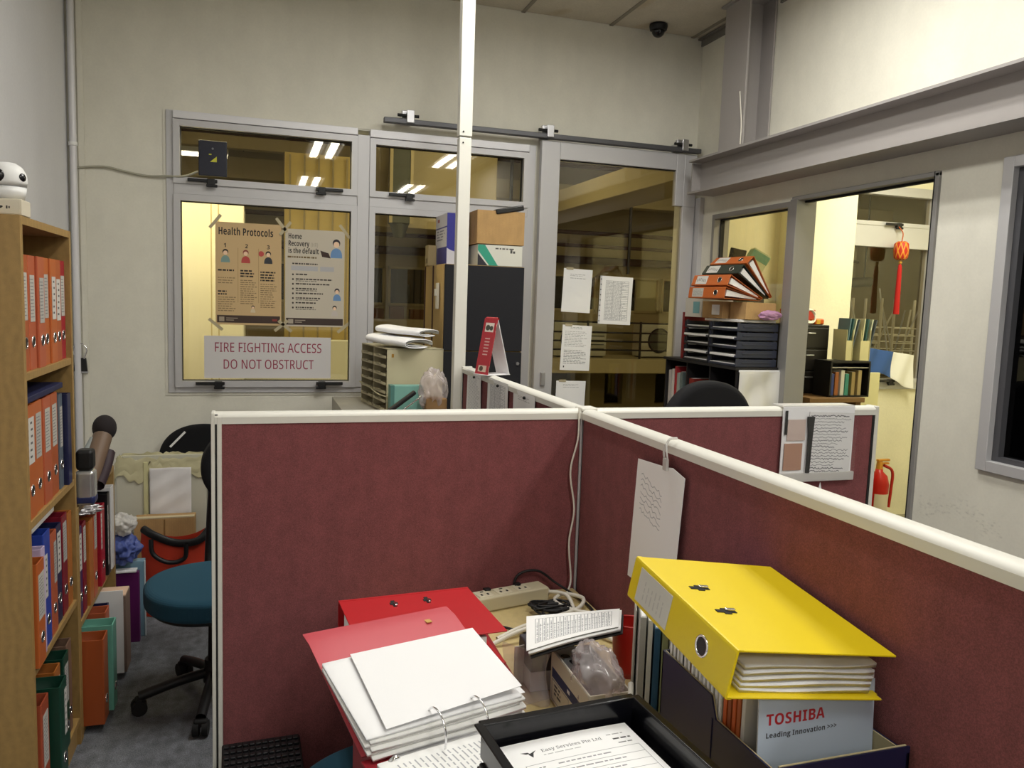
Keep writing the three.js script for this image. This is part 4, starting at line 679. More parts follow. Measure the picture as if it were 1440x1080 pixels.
  const p2 = thing('poster', 'grey HOME RECOVERY poster with a seated laptop user', 'poster', [0.328, 1.7, -5.012]); part(p2, 'sheet', sheet((u, v) => [(u - 0.5) * 0.35, (v - 0.5) * 0.585, 0.003 + 0.004 * Math.sin(u * 3 + 1 + v * 4)], 12, 12, 0.001), std(0xffffff, 0.7, { map: t2 }));
  for (const [p, w, h] of [[p1, 0.186, 0.3], [p2, 0.175, 0.292]]) for (const [sx, sy, a] of [[-1, 1, 0.9], [1, 1, -0.9], [-1, -1, -0.7], [1, -1, 0.7]]) { const q = part(p, 'tape', bx(0.1, 0.018, 0.0012, 0, 0, 0), tape); q.position.set(sx * w, sy * h, 0.009); q.rotation.z = a; }
  const t3 = canvasTex(1024, 352, (x, w, h) => { x.fillStyle = '#d6d3d2'; x.fillRect(0, 0, w, h); x.fillStyle = '#8e1c3c'; x.textAlign = 'center'; x.save(); x.translate(w / 2, 132); x.scale(0.86, 1.1); x.font = '98px sans-serif'; x.fillText('FIRE FIGHTING ACCESS', 0, 0); x.fillText('DO NOT OBSTRUCT', 0, 128); x.restore(); });
  const s = thing('access_sign', 'white sign reading FIRE FIGHTING ACCESS DO NOT OBSTRUCT', 'sign', [0.06, 1.216, -5.006]); part(s, 'sign_face', plate(0.732, 0.252, 0.003), std(0xffffff, 0.5, { map: t3 }));
  for (const [x, y, w, h, k, rz, l] of [[2.02, 1.688, 0.207, 0.287, 'sparse', -0.03, 'nearly blank notice taped highest on the sliding door'], [2.31, 1.632, 0.23, 0.322, 'table', -0.02, 'closely printed table notice in a plastic sleeve on the sliding door'], [2.03, 1.307, 0.214, 0.303, 'form', -0.03, 'printed letter taped below the blank notice'], [2.003, 0.985, 0.214, 0.2, 'sparse', -0.02, 'lowest notice on the sliding door, partly behind the screen']]) {
    const n = thing('notice', l, 'notice', [x, y, -4.938]); n.rotation.z = rz; part(n, 'sheet', sheet((u, v) => [(u - 0.5) * w, (v - 0.5) * h, 0.003 + 0.003 * Math.sin(u * 4 + v * 2)], 8, 8, 0.001), MP[k]);
    if (k === 'table') { part(n, 'punched_strip', bx(0.014, h, 0.001, -w / 2 - 0.004, 0, 0.002), col(0xd8d8d8, 0.3)); for (let i = 0; i < 9; i++) part(n, 'punch_hole', cyl(0.004, 0.004, 0.001, -w / 2 - 0.004, -h / 2 + 0.02 + i * 0.035, 0.003, 8, 'z'), M.dark); }
    else part(n, 'tape', bx(0.05, 0.016, 0.001, -w * 0.3, h / 2, 0.007), tape);
  }
}
// ---------------------------------------------------------------- between the screens and the back wall
{
  const c = thing('low_cupboard', 'low grey cupboard under the plastic drawer tower', 'cupboard', [0, 0, 0]); part(c, 'carcass', bb(0.42, 0.88, 0.03, 1.0, -4.82, -3.82, 0.004), col(0xb9b5a6, 0.6)); part(c, 'door', bb(0.44, 0.865, 0.06, 0.97, -3.82, -3.805, 0.003), col(0xc5c1b2, 0.6));
  const u = thing('drawer_tower', 'cream plastic drawer tower with two columns of open fronted drawers', 'drawers', [0.635, 1.001, -4.1], 0.139), pm = col(0xbdb596, 0.6);
  part(u, 'casing', join([bx(0.31, 0.335, 0.004, 0.155, 0.1675, -0.002), bx(0.31, 0.335, 0.004, 0.155, 0.1675, -0.498), bx(0.31, 0.006, 0.5, 0.155, 0.334, -0.25), bx(0.31, 0.006, 0.5, 0.155, 0.003, -0.25), bx(0.004, 0.335, 0.5, 0.308, 0.1675, -0.25), bx(0.31, 0.335, 0.008, 0.155, 0.1675, -0.25)]), pm);
  part(u, 'sticker', bx(0.012, 0.018, 0.001, 0.03, 0.3, 0.001), col(0xa87c2c, 0.6));
  for (let k = 0; k < 2; k++) for (let i = 0; i < 7; i++) {
    const d = part(u, 'drawer', join([bx(0.004, 0.014, 0.225, -0.004, 0.014 + i * 0.046, -0.127 - k * 0.246), bx(0.28, 0.003, 0.22, 0.14, 0.012 + i * 0.046, -0.127 - k * 0.246)]), pm); part(d, 'pull', bx(0.012, 0.008, 0.08, -0.01, 0.022 + i * 0.046, -0.127 - k * 0.246, 0.003), col(0x8c8468, 0.6));
  }
  part(u, 'strap', tube([[0.01, 0.085, 0.004], [-0.014, 0.088, -0.06], [-0.018, 0.1, -0.2], [-0.014, 0.11, -0.3], [-0.012, 0.115, -0.49]], 0.004, 30, 6), col(0xb5b08e, 0.6));
  // folded newspapers
  function newspaper(label, pos, turn, w, h, len, tilt) {
    const n = thing('newspaper', label, 'newspaper', pos, turn, 'folded newspapers'); n.rotation.order = 'YXZ'; n.rotation.x = tilt;
    part(n, 'folded_pages', sheet((a, v) => { const q = -0.2 + a * 5.6, x = Math.cos(q), y = Math.sin(q); return [x * w / 2, h / 2 + Math.sign(y) * Math.pow(Math.abs(y), 0.7) * h / 2 + 0.002 * Math.sin(v * 8), -v * len]; }, 40, 6, 0.006), M.paper);
    part(n, 'inner_pages', sheet((a, v) => { const q = -0.1 + a * 5.0, x = Math.cos(q), y = Math.sin(q); return [x * w * 0.42, h / 2 + y * h * 0.28, -0.006 - v * (len - 0.01)]; }, 30, 4, 0.004), MP.dense);
  }
  newspaper('lower folded newspaper on the plastic drawer tower', [0.8, 1.342, -4.1], 0.6, 0.2, 0.045, 0.3, 0.06);
  newspaper('upper folded newspaper resting on the lower one', [0.865, 1.402, -4.16], 0.8, 0.19, 0.034, 0.28, 0.05);
  const tb = thing('teal_box', 'pale teal box in front of the plastic drawer tower', 'box', [0.725, 1.001, -4.03]); part(tb, 'box_body', bx(0.17, 0.155, 0.07, 0, 0.0775, 0, 0.003), col(0x7fb4a8, 0.5)); part(tb, 'box_edge', bx(0.02, 0.156, 0.072, -0.076, 0.078, 0), col(0x4f7f78, 0.5));
  const st = thing('hole_punch', 'long black and chrome paper punch in front of the teal box', 'punch', [0.67, 1.001, -3.91], 0.1); part(st, 'lever', bx(0.2, 0.022, 0.03, 0, 0, 0, 0.008).rotateZ(0.62).translate(0, 0.075, 0), M.black); part(st, 'chrome_arm', bx(0.2, 0.008, 0.014, 0, 0, 0, 0.003).rotateZ(0.62).translate(0.03, 0.055, 0.012), M.chrome); part(st, 'punch_base', bx(0.14, 0.014, 0.06, 0.02, 0.007, 0, 0.004), M.black);
  const wb = thing('wrapped_parcel', 'brown parcel under crumpled clear plastic beside the cable pole', 'parcel', [0.86, 1.001, -3.95]); part(wb, 'brown_parcel', bx(0.11, 0.1, 0.08, 0, 0.05, 0, 0.008), col(0x8a6a44, 0.8));
  const g = crumple(0.082, 0.85, 1.25, 0.6, 13, 0.16, 0.12, -0.13); g.translate(-0.01, 0.136, 0); part(wb, 'clear_plastic', g, M.plasticBag);
}
{ // black fronted cabinet
  const c = thing('tall_cabinet', 'tall cabinet with black doors and tan side beside the cable pole', 'cabinet', [0, 0, 0]);
  part(c, 'carcass', bb(1.0, 1.478, 0.04, 1.803, -4.96, -4.44, 0.003), col(0xb89a62, 0.6));
  part(c, 'upper_door', bb(1.004, 1.475, 1.312, 1.8, -4.438, -4.42, 0.003), col(0x0f1018, 0.75)); part(c, 'lower_door', bb(1.004, 1.475, 0.06, 1.306, -4.438, -4.42, 0.003), col(0x0f1018, 0.75));
  part(c, 'side_strip', bb(0.994, 1.0, 0.04, 1.8, -4.96, -4.94), col(0x3b1f16, 0.6)); part(c, 'side_strip', bb(0.994, 1.0, 0.04, 1.8, -4.72, -4.705), col(0x3b1f16, 0.6));
  part(c, 'lock', cyl(0.01, 0.01, 0.008, 1.45, 1.24, -4.416, 12, 'z'), M.steel);
  const d = thing('white_bracket', 'small white switch box on the tan cabinet side', 'switch', [0.99, 1.62, -4.55]); part(d, 'plate', bx(0.012, 0.15, 0.05, 0, 0, 0, 0.003), M.cable); part(d, 'rocker', bx(0.014, 0.04, 0.03, -0.01, 0.02, 0, 0.003), M.cap);
  const t = canvasTex(64, 160, (x) => { x.fillStyle = '#cfcfdc'; x.fillRect(0, 0, 64, 160); x.fillStyle = '#2a2a86'; x.fillRect(0, 40, 64, 4); x.fillRect(10, 104, 54, 56); lines(x, 8, 50, 48, 4, 9, '#777a92', 4); x.fillStyle = '#9a4a5c'; x.fillRect(10, 12, 12, 10); });
  const t2 = canvasTex(64, 160, (x) => { x.fillStyle = '#2c2c92'; x.fillRect(0, 0, 64, 160); x.fillStyle = '#d4d4de'; x.beginPath(); x.moveTo(0, 108); x.quadraticCurveTo(30, 128, 64, 112); x.lineTo(64, 160); x.lineTo(0, 160); x.fill(); x.fillRect(40, 34, 18, 6); });
  const b = thing('blue_box', 'upright blue and white carton on the tall cabinet', 'carton', [1.105, 1.804, -4.73]); part(b, 'carton_body', bx(0.12, 0.3, 0.3, 0, 0.15, 0, 0.002), col(0x2c2c92, 0.5)); part(b, 'front_print', plate(0.118, 0.298, 0.001).translate(0, 0.15, 0.1508), std(0xffffff, 0.5, { map: t2 })); { const s = part(b, 'side_print', uvBox(0.298, 0.298, 0.001), std(0xffffff, 0.5, { map: t })); s.rotation.y = Math.PI; s.position.set(-0.0608, 0.15, 0); }
  const sb = thing('small_carton_box', 'small plain cream carton next to the blue and white one', 'carton', [1.015, 1.804, -4.885]); part(sb, 'carton_body', bx(0.05, 0.125, 0.09, 0, 0.0625, 0, 0.002), col(0xc0ac80, 0.8)); part(sb, 'print', bx(0.001, 0.03, 0.05, -0.0255, 0.03, 0), col(0x8b7a58, 0.8));
  const tg = canvasTex(256, 110, (x) => { x.fillStyle = '#d9d8cc'; x.fillRect(0, 0, 256, 110); x.fillStyle = '#2f9c80'; x.beginPath(); x.moveTo(0, 0); x.lineTo(40, 0); x.lineTo(116, 110); x.lineTo(66, 110); x.lineTo(0, 30); x.fill(); x.fillStyle = '#23222c'; x.beginPath(); x.moveTo(0, 46); x.lineTo(56, 110); x.lineTo(0, 110); x.fill(); lines(x, 100, 14, 110, 1, 8, '#55524c', 7); x.fillStyle = '#4a4844'; x.fillRect(186, 22, 12, 18); x.fillRect(202, 28, 12, 12); });
  const g = thing('green_white_carton', 'white carton with a diagonal green band on the tall cabinet', 'carton', [1.33, 1.804, -4.59]); part(g, 'carton_body', bx(0.27, 0.118, 0.3, 0, 0.059, 0, 0.002), col(0xd0cfc2, 0.6)); part(g, 'front_print', plate(0.268, 0.116, 0.001).translate(0, 0.059, 0.1508), std(0xffffff, 0.6, { map: tg }));
  const o = thing('open_carton', 'open brown cardboard box with black items inside', 'box', [1.33, 1.927, -4.61]);
  part(o, 'carton_body', join([bx(0.28, 0.19, 0.005, 0, 0.095, 0.17), bx(0.28, 0.19, 0.005, 0, 0.095, -0.17), bx(0.005, 0.19, 0.34, -0.14, 0.095, 0), bx(0.005, 0.19, 0.34, 0.14, 0.095, 0), bx(0.28, 0.005, 0.34, 0, 0.0025, 0)]), std(0xffffff, 0.9, { map: TX.card }));
  part(o, 'black_tray', bx(0.17, 0.03, 0.2, 0.0, 0.0, 0.0, 0.006).rotateZ(0.2).translate(0.05, 0.2, 0.08), M.blackGloss); part(o, 'black_item', (() => { const q = new THREE.IcosahedronGeometry(0.07, 3); q.scale(1, 0.6, 1.2); q.translate(-0.06, 0.16, 0); return q; })(), col(0x2b1c16, 0.7));
}
// red tent calendar and sheets on the back screen
{
  const t = canvasTex(96, 320, (x) => { x.fillStyle = '#b3313a'; x.fillRect(0, 0, 96, 320); x.fillStyle = '#e8dcd0'; x.fillRect(16, 26, 64, 52); x.fillStyle = '#4a4a40'; x.beginPath(); x.arc(36, 54, 16, 0, 7); x.fill(); x.beginPath(); x.arc(62, 56, 13, 0, 7); x.fill(); x.fillStyle = '#d9b0a8'; for (let i = 0; i < 6; i++) x.fillRect(30, 112 + i * 18, 36, 7); x.fillStyle = '#e0c8b4'; x.fillRect(18, 268, 60, 36); x.fillStyle = '#5a4a3c'; x.beginPath(); x.arc(40, 286, 14, 0, 7); x.fill(); });
  const c = thing('tent_calendar', 'red tent calendar standing on top of the maroon screen', 'calendar', [0.955, H + 0.001, -3.27], -1.15);
  const f = part(c, 'front_card', plate(0.085, 0.245, 0.003), std(0xffffff, 0.5, { map: t })); f.rotation.x = -0.2; f.position.set(0, 0.121, 0.03);
  const b = part(c, 'rear_card', plate(0.085, 0.245, 0.003), M.paper); b.rotation.x = 0.3; b.position.set(0, 0.118, -0.032);
  part(c, 'base_card', bx(0.09, 0.003, 0.13, 0, 0.0015, -0.005), M.paper); part(c, 'binding', tube([[-0.038, 0.24, 0], [0.038, 0.24, 0]], 0.006, 4, 8), col(0xb3313a, 0.4));
  for (const [z, w, h, y, k, l] of [[-3.45, 0.25, 0.19, 1.185, 'dense', 'printed sheet pinned to the screen below the tent calendar'], [-3.08, 0.3, 0.17, 1.195, 'table', 'wide printed sheet pinned next to the tent calendar'], [-2.74, 0.26, 0.14, 1.2, 'sparse', 'pale sheet pinned to the screen near the junction post']]) {
    const s = thing('pinned_sheet', l, 'sheet', [0.929, y, z]); const q = part(s, 'sheet', flat(w, h, 0.001, 0.002, z), MP[k]); q.rotation.y = -Math.PI / 2; part(s, 'pin', new THREE.SphereGeometry(0.006, 10, 8).translate(-0.006, h * 0.38, 0.02), M.dark);
  }
}
// document pocket and chair behind the far screen
{
  const nt = canvasTex(256, 288, (x) => { x.fillStyle = '#e4e3e2'; x.fillRect(0, 0, 256, 288); for (let i = 0; i < 19; i++) { x.strokeStyle = ['#3b3b40', '#6a6a70', '#55555a'][i % 3]; x.lineWidth = rr(1.2, 3.4); x.beginPath(); let px = 10; x.moveTo(px, 16 + i * 14); const end = rr(150, 246); while (px < end) { px += rr(3, 9); x.lineTo(px, 16 + i * 14 + rr(-4, 4)); } x.stroke(); } });
  const p = thing('document_pocket', 'clear pocket of papers, card and a black clip hung over the maroon screen', 'pocket', [1.785, 1.165, -2.186]);
  part(p, 'rear_sheet', plate(0.285, 0.245, 0.003), M.paper); const s1 = part(p, 'notes', plate(0.18, 0.215, 0.002), std(0xffffff, 0.8, { map: nt })); s1.position.set(0.045, -0.005, 0.005); s1.rotation.z = -0.03;
  part(p, 'brown_card', plate(0.07, 0.09, 0.002).translate(-0.098, -0.045, 0.005), col(0xb48a74, 0.8)); part(p, 'pink_card', plate(0.07, 0.07, 0.002).translate(-0.09, 0.045, 0.005), col(0xcdb9b0, 0.8)); part(p, 'black_clip', extr(shapeOf([[-0.012, 0.09], [0.014, 0.09], [0.01, 0.02], [0.006, -0.1], [-0.006, -0.1], [-0.006, 0.03]]), 0.006, 0.001).translate(-0.04, 0, 0.007), M.black); part(p, 'black_strip', bx(0.008, 0.08, 0.003, -0.132, 0.07, 0.006), M.black);
  part(p, 'bottom_lip', bx(0.3, 0.03, 0.012, 0, -0.115, 0.006, 0.003), M.plasticFog); part(p, 'clear_front', plate(0.29, 0.24, 0.001).translate(0, 0, 0.016), new THREE.MeshPhysicalMaterial({ color: 0xffffff, roughness: 0.05, transmission: 1, thickness: 0, ior: 1.3 })); part(p, 'top_fold', bx(0.285, 0.006, 0.06, 0, 0.123, -0.03, 0.002), M.plasticFog);
  part(p, 'paper_tip', extr(shapeOf([[-0.016, -0.03], [0.016, -0.03], [0.0, 0.03]]), 0.002).translate(0.02, -0.165, 0.004), M.paper);
  const c = thing('office_chair', 'black office chair tucked behind the far maroon screen', 'chair', [2.0, 0, -2.95], 0.1);
  starBase(c, 0.26, 0.4); part(c, 'seat', seatGeo(0.5, 0.48, 0.09).translate(0, 0.41, 0), M.blackCloth); part(c, 'back_bar', tube([[0, 0.4, -0.1], [0, 0.4, -0.27], [0, 0.5, -0.3], [0, 0.8, -0.29]], 0.022, 24, 10), M.black);
  part(c, 'backrest', seatGeo(0.5, 0.54, 0.08).rotateX(Math.PI / 2).translate(0, 1.0, -0.27), M.blackCloth);
}
// ---------------------------------------------------------------- tray shelf on the right
{
  const c = thing('black_shelf', 'black pigeonhole shelf under the letter trays', 'shelf', [0, 0, 0]), k = col(0x161214, 0.6);
  part(c, 'near_side', bb(2.6, 2.87, 0, 1.26, -3.915, -3.9, 0.002), k); part(c, 'far_side', bb(2.6, 2.87, 0, 1.26, -4.735, -4.72, 0.002), k); part(c, 'top_board', bb(2.585, 2.872, 1.255, 1.272, -4.74, -3.895, 0.002), k); part(c, 'back_panel', bb(2.864, 2.872, 0, 1.255, -4.72, -3.915), k);
  for (const y of [0.1, 0.5, 0.9]) part(c, 'shelf_board', bb(2.602, 2.864, y, y + 0.015, -4.72, -3.915), k); for (const z of [-4.19, -4.46]) part(c, 'divider', bb(2.602, 2.864, 0.1, 1.255, z - 0.006, z + 0.006), k);
  const bk = (z, w, h, hex, l) => { const b = thing('book', l, 'book', [2.615, 0.9155, z]); part(b, 'cover', bx(0.19, h, w, 0.095, h / 2, 0, 0.0015), col(hex, 0.5)); part(b, 'pages', bx(0.184, h + 0.002, w * 0.7, 0.1, h / 2, 0), M.paperEdge); };
  bk(-4.695, 0.03, 0.27, 0xc4bdb8, 'pale grey book on the pigeonhole shelf'); bk(-4.655, 0.024, 0.28, 0xd8d2cc, 'white book beside the red one on the pigeonhole shelf'); bk(-4.62, 0.022, 0.3, 0xb03038, 'thin red book on the pigeonhole shelf'); bk(-4.585, 0.03, 0.26, 0x9fa8a4, 'grey-green book on the pigeonhole shelf'); bk(-4.545, 0.022, 0.27, 0x6e7a78, 'dark grey book on the pigeonhole shelf');
  bk(-4.42, 0.05, 0.24, 0x8c2a22, 'thick red book on the pigeonhole shelf'); bk(-4.36, 0.035, 0.21, 0xb8a4c4, 'lilac booklet on the pigeonhole shelf'); bk(-4.31, 0.05, 0.2, 0xc9a81c, 'thick yellow book on the pigeonhole shelf'); bk(-4.24, 0.04, 0.23, 0xc8b84c, 'pale yellow book on the pigeonhole shelf');
  const sh = thing('white_sheet', 'creased white plastic sheet hung on the shelf end', 'sheet', [0, 0, 0]); part(sh, 'sheet', sheet((u, v) => [2.607 + u * 0.268, 1.25 - v * 0.34, -3.884 + 0.008 * Math.sin(v * 9 + u * 4) * Math.sin(u * 3.1) + 0.004 * Math.sin(u * 14)], 24, 24, 0.0015), std(0xe2e0da, 0.45)); part(sh, 'hem', bx(0.27, 0.012, 0.004, 2.74, 1.252, -3.888), M.paper);
  // letter trays: two stacks of five
  const tm = col(0x24262c, 0.45), tm2 = col(0x2b3042, 0.45); const tg = join([bx(0.27, 0.004, 0.29, 0, 0.004, 0), bx(0.27, 0.042, 0.006, 0, 0.023, 0.142, 0.002), bx(0.27, 0.042, 0.006, 0, 0.023, -0.142, 0.002), bx(0.006, 0.042, 0.28, 0.132, 0.023, 0, 0.002), bx(0.006, 0.014, 0.28, -0.132, 0.008, 0, 0.002)]);
  const names = ['lowest', 'second', 'third', 'fourth', 'topmost'];
  for (const [z, st, lab] of [[-4.052, 0, 'near the doorway post'], [-4.352, 1, 'near the red folder']]) for (let i = 0; i < 5; i++) {
    const y = 1.2725 + i * 0.051, t = thing('letter_tray', names[i] + ' grey letter tray in the stack ' + lab, 'tray', [2.727, y, z], 0, 'letter trays on the pigeonhole shelf'); part(t, 'tray_body', tg, st ? tm : tm2);
    for (const [px, pz] of [[-0.12, 0.135], [0.12, 0.135], [-0.12, -0.135], [0.12, -0.135]]) part(t, 'corner_post', bx(0.016, 0.05, 0.014, px, 0.0255, pz, 0.003), tm); part(t, 'side_rib', bx(0.2, 0.008, 0.004, 0, 0.026, 0.146, 0.001), tm2);
    part(t, 'papers', bx(0.215, 0.012, 0.25, -0.022 - 0.012 * (i % 2), 0.0125, 0.012 * ((i * 7) % 3 - 1)), M.paperEdge);
  }
  const rf = thing('red_folder', 'upright dark red folder at the end of the tray stacks', 'folder', [2.63, 1.2725, -4.585]); part(rf, 'cover', bx(0.2, 0.3, 0.028, 0.1, 0.15, 0, 0.003), col(0x7c1216, 0.5)); part(rf, 'white_sheets', bx(0.15, 0.24, 0.012, 0.1, 0.12, 0.02), M.paper);
  const ps = thing('paper_pile', 'thin pile of papers lying over the letter trays', 'papers', [2.74, 1.5285, -4.12]); part(ps, 'pile', bx(0.24, 0.014, 0.38, 0, 0.007, 0, 0.002), M.paperEdge); part(ps, 'top_sheet', bx(0.22, 0.002, 0.3, 0.005, 0.015, -0.02), M.paper);
  const cartons = (x, z, w, h, d, hex, l, lab) => { const b = thing('carton', l, 'carton', [x, 1.5445, z]); part(b, 'carton_body', bx(w, h, d, 0, h / 2, 0, 0.002), hex); if (lab) part(b, 'carton_label', bx(0.001, h * 0.6, d * 0.38, -w / 2 - 0.0008, h * 0.5, d * 0.18), lab); return b; };
  cartons(2.72, -4.435, 0.22, 0.12, 0.2, col(0xc2bdb4, 0.7), 'white carton with a teal label above the letter trays', col(0x6b9ba0, 0.5)); cartons(2.72, -4.2, 0.24, 0.1, 0.22, M.card, 'tan carton with a white label under the tumbled binders', M.paper); cartons(2.74, -3.99, 0.2, 0.098, 0.16, std(0xffffff, 0.85, { map: TX.card }), 'plain tan carton nearest the doorway post', null);
  // tumbled lever arch files, fanned about their fore edge
  [[C.orange, 0, 'lowest orange lever arch file of the tumbled pile'], [C.orange, 1, 'orange lever arch file second from the bottom of the tumbled pile'], [0x16241f, 1, 'black lever arch file in the tumbled pile'], [C.orange, 1, 'topmost orange lever arch file of the tumbled pile']].forEach(([hex, tag, l], k) => {
    const f = leverFile(l, hex, [0, 0, 0], 0, { tag, tagY: 0.235, tagS: [0.75, 1.25], group: 'tumbled files', w: 0.066, wedge: true }); const a = (k + 0.5) * 0.25;
    const ph = 0.14, X = V(-Math.cos(ph) * Math.cos(a), Math.sin(a), Math.sin(ph) * Math.cos(a)), Yv = V(-Math.sin(ph), 0, -Math.cos(ph)), Zv = X.clone().cross(Yv);
    const q = new THREE.Quaternion().setFromRotationMatrix(new THREE.Matrix4().makeBasis(X, Yv, Zv)); f.quaternion.copy(q); f.position.set(2.83 + X.x * 0.3 + (k < 2 ? -0.035 : 0.006 * k), 1.655 + X.y * 0.3, -3.96 + X.z * 0.3 + 0.01 * (k % 2));
  });
  const pb = thing('pink_bag', 'pink plastic bag on the carton by the doorway post', 'bag', [2.8, 1.5, -3.885]); const g = crumple(0.06, 1.15, 0.42, 0.35, 18, 0.2, 0.12); g.translate(-0.01, 0.06, 0.0); part(pb, 'bag_body', g, col(0xb98ab0, 0.45)); pb.position.set(2.8, 1.512, -3.89);
}
// ---------------------------------------------------------------- furniture of the yellow lit room
{
  const k = col(0x14110f, 0.5);
  const d = thing('brown_desk', 'brown desk carrying the black cabinets in the yellow room', 'desk', [0, 0, 0]); part(d, 'desktop', bb(3.31, 3.735, 1.03, 1.06, -4.82, -4.15, 0.003), col(0x7a5a34, 0.6)); for (const x of [3.32, 3.69]) part(d, 'leg', bb(x, x + 0.04, 0, 1.03, -4.78, -4.18), col(0x7a5a34, 0.6));
  const c = thing('drawer_cabinet', 'black drawer cabinet on the brown desk', 'cabinet', [3.465, 1.061, -4.56]); part(c, 'carcass', bx(0.3, 0.455, 0.36, 0, 0.2275, -0.01, 0.004), k); for (let i = 0; i < 3; i++) { const q = part(c, 'drawer', bx(0.28, 0.13, 0.014, 0, 0.08 + i * 0.145, 0.175, 0.003), col(0x1d1a18, 0.4)); part(q, 'handle', bx(0.06, 0.008, 0.01, 0, 0.11 + i * 0.145, 0.186, 0.002), M.steel); }
  const s = thing('book_rack', 'small black book rack at the desk edge', 'rack', [3.64, 1.061, -4.27]); part(s, 'rack_frame', join([bx(0.012, 0.22, 0.16, -0.15, 0.11, 0), bx(0.012, 0.22, 0.16, 0.15, 0.11, 0), bx(0.31, 0.012, 0.16, 0, 0.226, 0), bx(0.31, 0.008, 0.16, 0, 0.004, 0), bx(0.3, 0.22, 0.006, 0, 0.11, -0.077)]), k); part(s, 'shelf_edge', bx(0.29, 0.006, 0.15, 0, 0.19, 0), M.steel);
  [[0x2b3c78, -0.125], [0x9a5a2c, -0.09], [0xd0cfc0, -0.045], [0x3d8a7a, -0.01], [0xa08a58, 0.04], [0xb09c6c, 0.09]].forEach(([hex, x], i) => { const b = thing('book', ['blue', 'brown', 'white', 'green', 'olive', 'tan'][i] + ' book standing in the small black rack', 'book', [3.64 + x, 1.0695, -4.26]); part(b, 'cover', bx(0.028, 0.14 + 0.012 * (i % 3), 0.11, 0, 0.07 + 0.006 * (i % 3), 0, 0.002), col(hex, 0.5)); part(b, 'pages', bx(0.02, 0.142 + 0.012 * (i % 3), 0.1, 0, 0.07 + 0.006 * (i % 3), -0.003), M.paperEdge); });
  [[0x5f7f8a, 3.675, 0.05, 'grey-blue'], [0xd8d4ae, 3.80, 0.075, 'cream']].forEach(([hex, x, w, n]) => { const m = thing('magazine_file', n + ' magazine file full of folders on the book rack', 'magazine file', [x - 0.02, 1.294, -4.3]); part(m, 'file_box', join([bx(w, 0.13, 0.003, 0, 0.065, 0.06), bx(0.003, 0.2, 0.13, -w / 2, 0.1, 0), bx(0.003, 0.2, 0.13, w / 2, 0.1, 0), bx(w, 0.003, 0.13, 0, 0.002, 0)]), col(0xd8d0a0, 0.6)); for (let i = 0; i < 4; i++) { const q = part(m, 'folder', bx(0.008, 0.27, 0.11, 0, 0.135, 0), col([hex, 0x2c5a5c, 0xc8ccb4, 0x46505c][i], 0.5)); q.position.set(-w / 2 + 0.01 + i * (w - 0.02) / 3, 0.004, 0); q.rotation.z = -0.08 - 0.05 * i; } });
  const r = thing('red_tin', 'red tin lying on the black drawer cabinet', 'tin', [3.5, 1.517, -4.5], 0.3); part(r, 'tin_body', bx(0.22, 0.09, 0.12, 0, 0.045, -0.06, 0.006), col(0xb02a18, 0.4)); part(r, 'lid', bx(0.224, 0.014, 0.124, 0, 0.091, -0.06, 0.004), col(0xc23a20, 0.4));
  solo('cable_coil', join([0, 1, 2].map((i) => new THREE.TorusGeometry(0.055 - 0.008 * i, 0.006, 8, 30).rotateX(-0.5 + 0.2 * i).translate(0.01 * i, 0.045, 0.0))), M.cable, 'coiled white cable in front of the red tin', 'cable', [3.47, 1.53, -4.43]);
  const og = thing('orange_packet', 'orange snack packet on the black drawer cabinet', 'packet', [3.55, 1.517, -4.44]); part(og, 'packet_body', bx(0.08, 0.04, 0.06, 0, 0.02, 0, 0.012), col(0xd8621c, 0.4)); part(og, 'packet_label', bx(0.03, 0.03, 0.001, -0.01, 0.02, 0.031), col(0xe0b040, 0.4));
  const pn = thing('pale_board', 'pale yellow board leaning below the lantern window', 'board', [3.98, 0, -4.42]); part(pn, 'board', bx(0.2, 1.2, 0.02, 0, 0.6, 0, 0.003), col(0xddd6a4, 0.7)); part(pn, 'foot', bx(0.2, 0.02, 0.16, 0, 0.01, -0.05), col(0xddd6a4, 0.7));
  const g = thing('dark_cupboard', 'dark cupboard just behind the fixed interior window', 'cupboard', [3.17, 0, -4.83]); part(g, 'carcass', bx(0.26, 1.72, 0.3, 0, 0.86, 0, 0.004), k); part(g, 'door', bx(0.24, 1.6, 0.012, 0, 0.83, 0.155, 0.003), col(0x22201c, 0.5));
  const gb = thing('green_white_box', 'tilted green and white box behind the tumbled binders', 'box', [3.2, 1.785, -4.8]); gb.rotation.set(0, -0.3, -0.5); part(gb, 'box_body', bx(0.13, 0.24, 0.1, 0, 0.12, 0, 0.003), col(0xc4caa8, 0.7)); part(gb, 'green_flap', bx(0.132, 0.06, 0.102, 0, 0.2, 0, 0.003), col(0x6a9a84, 0.6));
  const bp = thing('tablet_stand', 'small black slab standing beside the green and white box', 'panel', [3.085, 1.721, -4.74], -0.3); part(bp, 'slab', bx(0.11, 0.28, 0.02, 0, 0, 0, 0.004).rotateZ(-0.18).translate(0, 0.15, 0), M.black); part(bp, 'foot', bx(0.12, 0.012, 0.06, -0.012, 0.006, 0), M.black);
}
